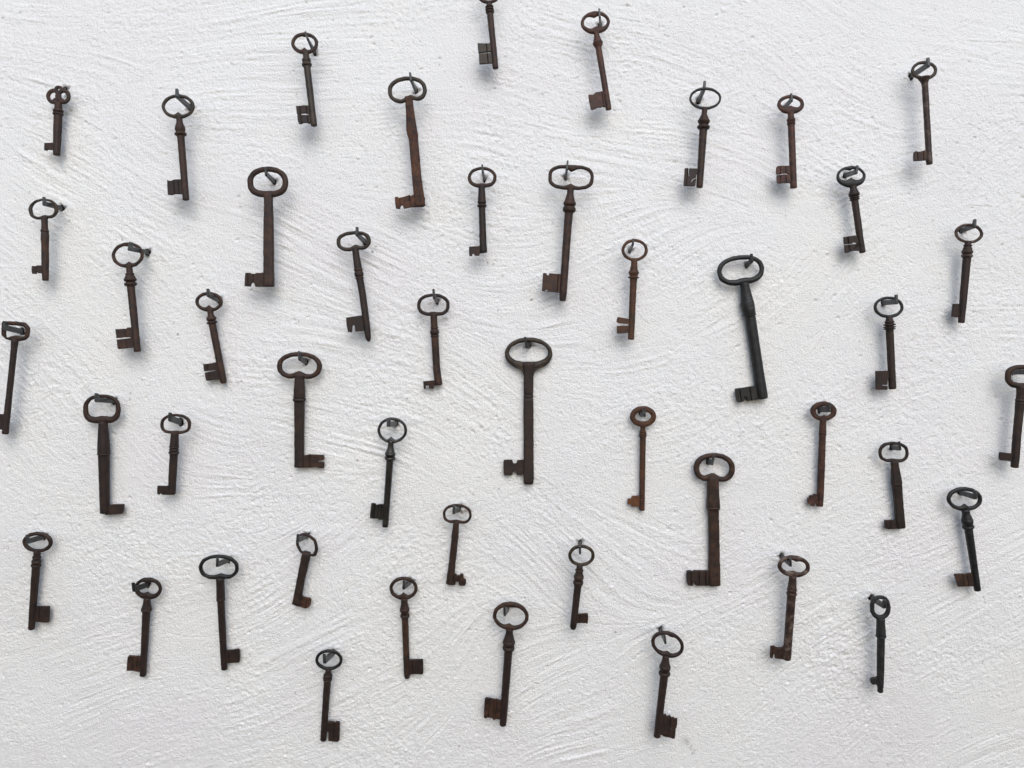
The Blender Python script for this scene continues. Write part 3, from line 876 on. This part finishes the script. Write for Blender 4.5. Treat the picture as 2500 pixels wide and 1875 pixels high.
key('lowest key, small and dark, its right-facing bit slit away from the stem tip',
    'V-shaped nail in the plain oval bow at the bottom left of centre', 'AB',
    E(635,563,137,104,ws=28,wb=30),
    [(630,665),(620,765),(578,1380)], [(650,64),(675,56),(695,60),(718,78),(732,84),(742,72),(778,72),(1100,68),(1370,64)],
    [(708,736,87),(742,752,88),(757,770,86)],
    [(600,1190),(650,1188),(689,1187),(692,1202),(698,1200),(702,1187),(746,1190),(744,1280),(740,1376),(726,1388),(680,1385),(630,1380),(632,1330),(630,1284),(600,1284)],
    ((678,492),(583,505),(590,606),38), ('black','dark','dark'), (12,6.5), grooves=((690,6),))

key('large brown key with big oval bow, bulb neck and wide grooved bit, bottom centre',
    'narrow nail in the big oval bow at the bottom centre', 'AD',
    E(610,306,181,142,ws=34,wt=40,wb=36,rot=5,bump=(24,34),bx=-8,tbump=(12,50),tx=0),
    [(597,445),(588,630),(530,1414)], [(430,72),(480,74),(505,86),(535,106),(565,118),(588,112),(604,96),(650,84),(900,80),(1200,76),(1405,70)],
    [(548,596,120),(608,650,118)],
    [(540,1165),(505,1160),(470,1146),(440,1146),(400,1138),(362,1132),(346,1144),(340,1240),(337,1330),(350,1338),(380,1330),(425,1335),(432,1352),(447,1355),(458,1344),(520,1350)],
    ((578,236),(543,215),(547,312),28), ('rust','dark','rust'), (17,9), grooves=((385,10),(440,14),(462,8)))

key('slim key with bulbous neck and small scuffed bit facing right, hanging below its nail hole',
    'nail whose shank drops from a hole above the bow, in the slim bulb-necked key', 'AC',
    E(1740,730,133,108,ws=30),
    [(1724,832),(1708,1000),(1655,1470)], [(820,66),(850,60),(872,66),(900,72),(925,88),(948,96),(968,90),(985,84),(1035,80),(1060,74),(1380,66),(1450,64),(1470,48)],
    [(872,892,79),(926,970,97),(984,1024,99)],
    [(1680,1322),(1700,1324),(1740,1320),(1775,1318),(1805,1318),(1809,1340),(1808,1370),(1802,1418),(1780,1412),(1740,1410),(1680,1412)],
    ((1728,602),(1722,640),(1726,724),26), ('olive','dark','rust'), (23,17), cmat='rust', grooves=((1722,10),(1790,8)))

key('dark key with tilted oval bow and saw-toothed bit turned right, bottom right of centre',
    'thin nail hanging down inside the tilted oval bow', 'AE',
    E(1368,510,170,128,ws=32,wt=32,wb=34,rot=22,bump=(22,40),bx=28,tbump=(12,30),tx=-6),
    [(1350,635),(1337,800),(1260,1450)], [(620,66),(660,66),(690,82),(725,104),(750,108),(770,92),(782,84),(835,82),(1000,78),(1440,70)],
    [(718,764,110),(785,822,113)],
    [(1290,1215),(1320,1222),(1350,1220),(1362,1236),(1376,1240),(1386,1228),(1400,1240),(1412,1254),(1428,1246),(1444,1262),(1467,1260),(1464,1300),(1458,1350),(1420,1358),(1412,1348),(1395,1358),(1375,1350),(1368,1358),(1410,1364),(1450,1358),(1446,1410),(1440,1458),(1422,1462),(1385,1448),(1330,1438),(1305,1422),(1290,1420)],
    ((1297,362),(1340,420),(1350,514),26), ('dark','dark','dark'), (22,16), grooves=((1388,8),))

key('rusty key with white paint specks, bumped bow and small L-shaped bit, lower right',
    'triangular nail in the upper left of the paint-specked bow', 'AG',
    E(572,260,163,110,ws=37,wt=38,wb=40,rot=6,bump=(22,38),bx=2,tbump=(18,34),tx=18),
    [(563,362),(550,540),(500,1198)], [(350,76),(380,72),(430,80),(480,86),(560,86),(1000,84),(1195,84)],
    [(482,510,93),(520,552,98)],
    [(480,1055),(462,1070),(452,1082),(420,1081),(395,1080),(375,1064),(337,1067),(333,1120),(331,1180),(355,1187),(360,1160),(364,1144),(376,1144),(381,1188),(450,1196),(522,1204),(536,1060)],
    ((447,158),(540,178),(545,268),28), ('flecked','flecked','rust'), (20,14), sq=False, cmat='rust', grooves=((350,8),(455,8)))

key('black key seen side-on with a narrow bow, sleeve-like neck and small hooked bit, bottom right',
    'black nail running behind the narrow side-on bow, bottom right', 'AG',
    E(1447,676,103,121,ws=40,wt=32,wb=42,cap=.0026,n=2.2),
    [(1452,785),(1455,960),(1452,1200),(1448,1530)], [(775,84),(830,80),(900,90),(960,96),(972,86),(985,76),(1300,74),(1480,62),(1500,50),(1510,58),(1526,58)],
    [(956,972,99)],
    [(1450,1374),(1430,1372),(1400,1385),(1370,1389),(1352,1396),(1346,1418),(1352,1440),(1372,1454),(1388,1452),(1390,1440),(1398,1452),(1420,1464),(1450,1462)],
    ((1362,580),(1495,602),(1500,692),40), ('slate','slate','slate'), (20,15), nailkw=dict(mat='nail'), thick=3.4)

# worn raised lettering on the neck of the largest black key
def lettering(F, parent):
    cu = bpy.data.curves.new('inscription', 'FONT')
    cu.body = 'I(SI BRS Y'
    cu.size = 0.0052
    cu.extrude = 0.00030
    cu.resolution_u = 2
    cu.align_x = 'CENTER'; cu.align_y = 'CENTER'
    tmp = bpy.data.objects.new('inscription', cu)
    COL.objects.link(tmp)
    dg = bpy.context.evaluated_depsgraph_get()
    me = bpy.data.meshes.new_from_object(tmp.evaluated_get(dg))
    bpy.data.objects.remove(tmp)
    a = Vector(F.loc(500, 480)); b = Vector(F.loc(540, 690))
    dd = (b - a).normalized(); c = (a + b) / 2
    xs = [v.co.x for v in me.vertices]; w = max(xs) - min(xs); s = (b - a).length / w
    nn = Vector((-dd.y, dd.x))
    r0 = F.size(118) / 2
    for v in me.vertices:
        t = v.co.x * s
        q = v.co.y * min(1.0, s * 1.1)
        rad = F.size(104 + (t / (b - a).length + 0.5) * 26) / 2
        z = math.sqrt(max(1e-9, rad * rad - q * q)) + v.co.z + 0.00012
        p = c + dd * t + nn * q
        v.co = (p.x, p.y, z)
    return link('inscription', me, MAT['letter'], parent, smooth=False)
lettering(F19, k19)

# ------------------------------------------------------------------ the plastered wall
RELIEF = 1.32

def build_wall():
    step = 0.00113
    x0, x1, z0, z1 = -0.66, 0.66, -0.56, 0.48
    nx = int((x1 - x0) / step) + 1
    nz = int((z1 - z0) / step) + 1
    X = np.linspace(x0, x1, nx)
    Z = np.linspace(z0, z1, nz)
    XX, ZZ = np.meshgrid(X, Z)                      # rows go up

    def on_wall(px, py):
        p = at_depth(px, py, 0.0)
        return p.x, p.z
    # trowel directions read off the photograph: (x, y, slope in degrees, strength); + rises to the right
    flow = [(100,60,-8,.6),(150,220,-25,1),(90,420,-33,1.1),(300,350,-38,1),(350,520,-36,1.1),(120,700,-28,1.1),(260,800,-32,1),
            (120,900,-48,1),(60,1080,-50,.5),(380,820,-55,1),(420,1000,-60,.7),(300,1100,-50,.3),(520,80,4,.8),(560,240,15,.8),(650,200,12,.9),
            (760,140,8,1),(880,330,-4,.6),(980,60,3,.9),(1200,200,-8,1),(1330,80,-10,.9),(1050,380,-5,.4),(560,330,-8,.6),
            (480,640,-8,1),(600,560,-12,1),(640,720,-9,1.1),(760,640,-16,1.2),(860,700,-24,1.2),(980,760,-27,1.1),(780,820,-10,1.1),
            (560,900,-12,1),(480,1050,-8,.9),(620,1150,2,.9),(560,1260,10,.8),(700,1080,-16,1.1),(850,1000,-18,1.1),(1000,1040,-25,1.1),
            (1120,1130,-32,1.1),(1250,1240,-42,1),(1330,1330,-42,1),(1450,1380,-36,1),(1380,1000,-20,.6),(1220,900,-42,.8),
            (1130,500,-24,.8),(1260,480,-22,1),(1330,505,0,1),(1300,580,22,.7),(1380,620,32,1.1),(1480,600,30,1.2),(1200,740,-8,1),(1320,735,14,1),
            (1450,690,30,1.2),(1560,640,30,1.1),(1650,700,30,1),(1520,900,12,1),(1450,880,8,.9),(1640,860,24,1),(1720,780,33,1.2),
            (1900,820,42,1),(2000,700,52,1),(1960,600,40,.7),(1500,330,-6,.8),(1400,330,-4,.8),(1600,400,-14,.9),(1720,250,-22,.9),
            (1780,400,-20,1.2),(1900,420,-24,1),(2050,300,-28,.9),(2000,180,-32,.9),(2200,160,-20,.7),(2400,130,-12,.8),(2480,200,-10,.8),
            (2380,320,25,.8),(2450,450,35,.8),(2250,520,20,.4),(2400,640,-20,.4),(2450,760,-12,.6),(2300,900,10,.2),(2420,1000,20,.2),
            (2080,640,30,.6),(1950,1000,30,.4),(1800,1050,45,.6),(1700,1200,46,.6),(1820,1320,44,.8),(1950,1300,38,.7),(2200,1420,28,.8),
            (2300,1500,30,.8),(2130,1600,34,1),(2250,1700,32,.9),(2050,1800,40,.7),(1900,1640,40,.8),(1750,1650,42,.7),(1680,1500,36,1),
            (1550,1620,34,1.1),(1420,1700,28,1.1),(1330,1640,26,1),(1480,1780,22,1),(1650,1800,35,.8),(1200,1780,35,.6),(1120,1700,58,1.1),
            (1060,1800,45,1),(960,1700,30,1.1),(860,1740,26,1),(820,1600,20,.9),(950,1500,28,.9),(700,1440,24,1.1),(820,1380,32,1.1),
            (900,1300,35,1),(1000,1330,42,.5),(620,1500,16,1),(520,1450,14,.8),(430,1570,16,1),(300,1650,24,.9),(150,1600,22,.7),
            (200,1480,12,.7),(100,1400,36,.4),(180,1250,0,.2),(350,1330,-10,.3),(60,1780,20,.6),(500,1750,22,.7),(680,1820,22,.7),
            (1560,1450,-34,.6),(1500,1280,-30,1),(1700,1380,-30,.3),(1560,1130,-10,.3),(1620,1010,28,.6),(2050,1130,20,.2),(2150,1000,25,.3)]
    c = np.zeros_like(XX); s = np.zeros_like(XX); wsum = np.zeros_like(XX) + 1e-9; amp = np.zeros_like(XX)
    sg = 0.035
    for (px, py, a, k) in flow:
        fx, fz = on_wall(px, py)
        w = np.exp(-((XX - fx) ** 2 + (ZZ - fz) ** 2) / (2 * sg * sg)) + 1e-6
        c += w * math.cos(2 * math.radians(a)); s += w * math.sin(2 * math.radians(a))
        amp += w * k; wsum += w
    # wander a little
    def smooth_noise(sig, seed, shape=(nz, nx)):
        r = np.random.default_rng(seed).standard_normal(shape)
        fz_ = np.fft.fftfreq(shape[0])[:, None]; fx_ = np.fft.rfftfreq(shape[1])[None, :]
        g = np.exp(-2 * (math.pi ** 2) * (sig ** 2) * (fz_ ** 2 + fx_ ** 2))
        o = np.fft.irfft2(np.fft.rfft2(r) * g, s=shape)
        return o / o.std()
    ang = 0.5 * np.arctan2(s, c) + 0.09 * smooth_noise(34, 3) + 0.012 * smooth_noise(12, 4)
    amp = amp / wsum
    vx, vz = np.cos(ang), np.sin(ang)

    def lic(src, half, stepc=1.0):
        acc = src.copy(); cnt = 1.0
        jj, ii = np.meshgrid(np.arange(nx, dtype=np.float32), np.arange(nz, dtype=np.float32))
        for sign in (1, -1):
            x = jj.copy(); z = ii.copy()
            for k in range(half):
                xi = np.clip(x.astype(np.int32), 0, nx - 1); zi = np.clip(z.astype(np.int32), 0, nz - 1)
                x += sign * stepc * vx[zi, xi]; z += sign * stepc * vz[zi, xi]
                xi = np.clip((x + .5).astype(np.int32), 0, nx - 1); zi = np.clip((z + .5).astype(np.int32), 0, nz - 1)
                w = 0.5 + 0.5 * math.cos(math.pi * k / half)
                acc += w * src[zi, xi]; cnt += w
        acc /= cnt
        acc -= acc.mean()
        return acc / acc.std()
    fine = lic(smooth_noise(0.45, 21), 20)
    mid = lic(smooth_noise(0.85, 22), 64, 1.35)
    wide = lic(smooth_noise(4.0, 23), 34, 1.5)
    patch = smooth_noise(16, 31); patch2 = smooth_noise(9, 32)
    mask = np.clip(0.85 + 0.42 * patch + 0.14 * patch2, 0.12, 1.8)
    # torn ridges: sharpen one side
    def ridge(a):
        return np.where(a > 0, a ** 1.25, a * 0.8)
    h = amp * mask * (0.00010 * ridge(mid) + 0.00010 * ridge(fine) + 0.00005 * wide)
    # sandy, lumpy grain
    grain = smooth_noise(0.70, 41); lump = smooth_noise(1.35, 42); lump2 = smooth_noise(5.5, 43)
    h += (0.000098 * grain + 0.000055 * lump) * np.clip(1 + 0.38 * smooth_noise(22, 33), .35, 1.8) + 0.000045 * lump2
    crumbs = np.clip(smooth_noise(1.1, 44) - 1.9, 0, None)
    h += 0.00042 * crumbs
    pits = np.clip(smooth_noise(0.9, 45) - 2.1, 0, None)
    h -= 0.0011 * pits
    h *= RELIEF
    # long waves of an old wall
    h += 0.0007 * smooth_noise(60, 51) + 0.0011 * np.sin(XX * 4.1 + 0.7) * np.cos(ZZ * 3.3)

    def stamp_path(pts, depth, w=0.0011, ridge_=0.8):
        P = [on_wall(*p) for p in pts]
        # Catmull-Rom
        Q = []
        PP = [P[0]] + P + [P[-1]]
        for i in range(1, len(PP) - 2):
            p0, p1, p2, p3 = map(np.array, PP[i - 1:i + 3])
            n = max(2, int(np.hypot(*(p2 - p1)) / 0.0007))
            for t in np.linspace(0, 1, n, endpoint=False):
                Q.append(0.5 * (2 * p1 + (p2 - p0) * t + (2 * p0 - 5 * p1 + 4 * p2 - p3) * t * t + (3 * p1 - p0 - 3 * p2 + p3) * t ** 3))
        Q = np.array(Q)
        tot = len(Q)
        acc = {}
        best = np.full((nz, nx), 9.0, np.float32)
        sd = np.zeros((nz, nx), np.float32)
        fade = np.zeros((nz, nx), np.float32)
        R = 4
        tang = np.gradient(Q, axis=0)
        wob = np.interp(np.arange(tot), np.arange(0, tot + 12, 12), np.random.default_rng(tot).uniform(0.25, 1.15, len(np.arange(0, tot + 12, 12))))
        for q in range(tot):
            cx = int((Q[q, 0] - x0) / step); cz = int((Q[q, 1] - z0) / step)
            if cx < R or cz < R or cx > nx - R - 1 or cz > nz - R - 1:
                continue
            sl = (slice(cz - R, cz + R + 1), slice(cx - R, cx + R + 1))
            dx = XX[sl] - Q[q, 0]; dz = ZZ[sl] - Q[q, 1]
            dd = np.hypot(dx, dz)
            tx, tz = tang[q] / (np.hypot(*tang[q]) + 1e-12)
            side = -tz * dx + tx * dz
            up = dd < best[sl]
            best[sl] = np.where(up, dd, best[sl]); sd[sl] = np.where(up, side, sd[sl])
            f = min(1, q / (0.2 * tot), (tot - q) / (0.2 * tot)) * wob[q]
            fade[sl] = np.where(up, f, fade[sl])
        g = best < 1
        return fade * (-depth * np.exp(-(sd / w) ** 2) + ridge_ * depth * np.exp(-((np.abs(sd) - 1.9 * w) / w) ** 2) * (sd > 0)) * np.exp(-(best / (3.2 * w)) ** 2) * g
    S = lambda t, pts: [(TILES[t][0] + u / TILES[t][2], TILES[t][1] + v / TILES[t][2]) for u, v in pts]
    paths = [
        (S('J', [(0,1530),(200,1598),(450,1625),(700,1590),(960,1500)]), .00055),
        (S('J', [(570,430),(700,530),(850,590),(1090,605)]), .00045),
        (S('J', [(560,400),(640,500),(800,640),(1100,660)]), .0003),
        (S('J', [(770,850),(900,815),(1030,760)]), .0004),
        (S('I', [(850,700),(1300,850),(1560,1010)]), .0005), (S('I', [(1680,1000),(1800,1030),(1950,1035),(2074,1010)]), .0005),
        (S('I', [(640,1000),(900,1100),(1050,1180)]), .0004),
        (S('P', [(400,560),(850,680),(1400,780),(1750,960),(2074,1150)]), .0005), (S('P', [(420,600),(900,740),(1300,820)]), .0004),
        (S('P', [(900,780),(1050,640),(1160,560),(1300,380)]), .0003),
        (S('Q', [(0,150),(400,270),(900,560),(1300,780)]), .00055),
        (S('Q', [(1650,960),(1800,1100),(1950,1250)]), .0005), (S('Q', [(1680,250),(1780,420),(1840,560)]), .0005),
        (S('R', [(170,480),(330,640),(500,780)]), .0006), (S('R', [(640,960),(720,1090),(790,1230)]), .0005),
        (S('AC', [(1200,60),(1400,180),(1560,300)]), .0005), (S('AC', [(1100,440),(1250,600),(1400,760)]), .0004),
        (S('AC', [(640,540),(800,700),(930,870)]), .0004),
        (S('Z', [(0,1130),(400,1050),(600,970)]), .0005), (S('Z', [(700,960),(900,1030),(1100,1062),(1390,1050)]), .0005),
        (S('Z', [(1500,990),(1750,940),(1950,850)]), .0004), (S('Y', [(870,1280),(1200,1240),(1420,1180)]), .0005),
        (S('AA', [(0,1170),(260,1080),(520,990)]), .00055), (S('AA', [(650,1200),(850,1090),(1000,1010)]), .00045),
        (S('AA', [(950,850),(1150,700),(1350,560)]), .0004),
        (S('AB', [(1500,1500),(1800,1230),(1950,950),(2060,650)]), .0006), (S('AB', [(1600,1400),(1850,1100),(1990,800)]), .0004),
        (S('AB', [(700,1120),(1000,1020),(1300,900)]), .0004),
        (S('AD', [(650,1090),(850,1040),(1050,950),(1180,880)]), .0006), (S('AD', [(880,890),(1150,720),(1240,640)]), .0006),
        (S('AE', [(700,1290),(1000,1130),(1200,1000)]), .0004), (S('AE', [(650,1550),(830,1580),(1100,1585)]), .0005),
        (S('L', [(890,1320),(1180,1100),(1350,840)]), .0006), (S('L', [(950,500),(1080,420),(1180,330)]), .0005),
        (S('AF', [(0,790),(200,900),(350,990)]), .0006), (S('AF', [(760,1180),(960,980),(1080,880)]), .0004),
        (S('D', [(1200,1370),(1350,1385),(1500,1395)]), .0007), (S('D', [(1640,990),(1690,965),(1740,950)]), .0006),
        (S('E', [(700,650),(900,730),(1080,800)]), .0006), (S('E', [(840,930),(1000,970),(1160,1010)]), .0006), (S('K', [(480,430),(650,490),(810,550)]), .0007),
        (S('V', [(0,520),(250,260),(500,0)]), .0006), (S('V', [(-300,700),(-150,560),(60,420)]), .0005),
        (S('A', [(0,140),(300,260),(700,420)]), .0005), (S('A', [(0,600),(400,760),(700,900)]), .0006), (S('A', [(0,330),(200,410),(420,500)]), .0004),
        (S('A', [(750,520),(950,700),(1200,1020),(1310,1250)]), .0005), (S('A', [(620,1000),(820,1200),(1000,1330)]), .0004),
        (S('B', [(1150,90),(1400,60),(1700,0)]), .0004), (S('B', [(150,740),(400,620),(700,560)]), .0004), (S('B', [(0,960),(250,900),(480,800)]), .0004),
        (S('M', [(180,730),(380,900),(560,1120),(700,1380)]), .0005), (S('M', [(380,560),(700,700),(1000,950)]), .0004), (S('M', [(0,640),(300,850),(500,1050)]), .0004),
        (S('O', [(650,1400),(1000,1330),(1200,1290)]), .0003), (S('O', [(760,370),(1000,400),(1250,470)]), .0004),
        (S('AG', [(900,1200),(1150,1080),(1500,820),(1800,600)]), .0006), (S('AG', [(400,420),(250,560),(80,720)]), .0004),
        (S('AH', [(900,430),(1000,470),(1150,500)]), .0006), (S('AH', [(500,960),(900,880),(1300,760)]), .0005), (S('AH', [(1580,780),(1750,850),(1850,950)]), .0005),
        (S('X', [(380,950),(430,880),(460,800)]), .0006), (S('U', [(1480,10),(1700,20),(1980,70)]), .0004),
        (S('F', [(1480,0),(1750,10),(2074,30)]), .0007), (S('F', [(1500,1300),(1750,1050),(2050,850)]), .0005),
    ]
    rr = random.Random(5)
    for pts, dep in paths:
        h += stamp_path(pts, dep * 1.15, w=0.0008)
    # extra short trowel drags following the flow
    def g_ang(px, py):
        fx, fz = on_wall(px, py)
        i = int(np.clip((fz - z0) / step, 0, nz - 1)); j = int(np.clip((fx - x0) / step, 0, nx - 1))
        return ang[i, j], amp[i, j]
    for _ in range(100):
        px, py = rr.uniform(0, 2500), rr.uniform(0, 1875)
        a, am = g_ang(px, py)
        if rr.random() > am:
            continue
        pts = [(px, py)]
        for q in range(rr.randint(2, 5)):
            a, _x = g_ang(px, py)
            px += 30 * math.cos(a); py -= 30 * math.sin(a)
            pts.append((px, py))
        h += stamp_path(pts, rr.uniform(.00012, .00032), w=rr.uniform(.0006, .0009), ridge_=rr.uniform(.4, 1.0))
    # rough unfloated patch low on the right, and a few dabs
    for (px, py, r, k) in [(2050,1590,0.014,.36),(2035,1625,0.016,.3),(2060,1650,0.014,.3),(1800,120,0.014,.5),(1290,1180,0.012,.5),(2350,60,0.012,.4),(1190,570,0.01,.5),(1230,1065,0.008,.7)]:
        fx, fz = on_wall(px, py)
        g = np.exp(-((XX - fx) ** 2 + (ZZ - fz) ** 2) / (2 * r * r))
        h += k * g * (0.00028 * lump + 0.0002 * grain + 0.0002)
    # nail holes: a crumbled pit with a slightly raised lip
    for (fx, fz, w) in NAIL_ROOTS:
        rad = np.hypot(XX - fx, (ZZ - fz)) * (1 + 0.25 * smooth_patch(XX, ZZ, fx, fz))
        h += -0.0042 * np.exp(-(rad / 0.0033) ** 4) + 0.0005 * np.exp(-((rad - 0.0062) / 0.002) ** 2)
    # fade to flat at the border of the detailed sheet
    e = np.minimum.reduce([XX - x0, x1 - XX, ZZ - z0, z1 - ZZ])
    h *= np.clip(e / 0.03, 0, 1)
    # stains: a trail of brown specks, a grey smudge behind the apple-shaped bow, stray dirt dots
    stain = np.zeros_like(XX)
    def blot(px, py, r, k, rx=1.0):
        fx, fz = on_wall(px, py)
        return k * np.exp(-(((XX - fx) / rx) ** 2 + (ZZ - fz) ** 2) / (2 * r * r))
    sp = smooth_noise(0.8, 61)
    for q in range(26):
        t = q / 25
        px = 1675 + 22 * t + rr.uniform(-6, 6); py = 1808 + 34 * t + rr.uniform(-4, 4)
        stain += blot(px, py, 0.0006, rr.uniform(0.15, 0.5))
    stain += blot(1673, 1807, 0.004, 0.2)
    stain += blot(1127, 1246, 0.0042, 0.8, 1.5) * np.clip(0.6 + 0.5 * sp, 0, 1.2)
    stain += blot(962, 1040, 0.003, 0.4, 1.2) * np.clip(0.5 + 0.6 * sp, 0, 1.2)
    for px, py, k in [(1502,1543,.9),(1218,1193,.7),(938,1605,.5),(1317,1180,.5),(318,960,.6),(316,975,.5),(1350,543,.5),(2290,1118,.4),(1680,1088,.4),(1905,318,.4),(1155,1207,.5)]:
        stain += blot(px, py, 0.0008, k)
    dots = np.clip(smooth_noise(0.75, 62) - 3.1, 0, None)
    stain += dots * 0.9
    stain += np.clip(smooth_noise(40, 63) - 0.9, 0, 1) * 0.025
    verts = np.empty((nz * nx, 3), np.float32)
    h += shading_bulge(XX, ZZ)
    verts[:, 0] = XX.ravel(); verts[:, 1] = -h.ravel(); verts[:, 2] = ZZ.ravel()
    idx = np.arange(nz * nx, dtype=np.int32).reshape(nz, nx)
    q = np.stack([idx[:-1, :-1], idx[:-1, 1:], idx[1:, 1:], idx[1:, :-1]], axis=-1).reshape(-1, 4)
    # plain surround reaching out past the frame, and the thickness of the wall
    loop = np.concatenate([idx[0, :-1], idx[:-1, -1], idx[-1, :0:-1], idx[:0:-1, 0]])
    edge = verts[loop]
    ring = edge.copy(); ring[:, 0] *= 2.8; ring[:, 2] *= 2.7
    back = ring.copy(); back[:, 1] = 0.30
    nl = len(loop); b0 = nz * nx
    r1 = np.arange(nl) + b0; r2 = r1 + nl
    sh = lambda a: np.roll(a, -1)
    ef = np.concatenate([np.stack([loop, r1, sh(r1), sh(loop)], 1), np.stack([r1, r2, sh(r2), sh(r1)], 1)]).astype(np.int32)
    V = np.concatenate([verts, ring, back])
    Q = np.concatenate([q, ef])
    me = bpy.data.meshes.new('wall')
    me.vertices.add(len(V)); me.vertices.foreach_set('co', V.ravel())
    me.loops.add(Q.size); me.loops.foreach_set('vertex_index', Q.ravel().astype(np.int32))
    me.polygons.add(len(Q))
    me.polygons.foreach_set('loop_start', np.arange(0, Q.size, 4, dtype=np.int32))
    sm = np.ones(len(Q), bool); sm[-nl:] = False
    me.polygons.foreach_set('use_smooth', sm)
    me.update(calc_edges=True)
    at = me.attributes.new('stain', 'FLOAT', 'POINT')
    at.data.foreach_set('value', np.concatenate([np.clip(stain.ravel(), 0, 1), np.zeros(len(V) - nz * nx)]).astype(np.float32))
    o = link('wall', me, plaster(), smooth=False)
    o['kind'] = 'structure'
    o['label'] = 'rough white plastered wall with curved trowel strokes'
    return o

def smooth_patch(XX, ZZ, fx, fz):
    a = np.arctan2(ZZ - fz, XX - fx)
    p = (fx * 913 + fz * 517) % 6.28
    return np.sin(3 * a + p) + 0.6 * np.sin(5 * a + 2 * p)

build_wall()
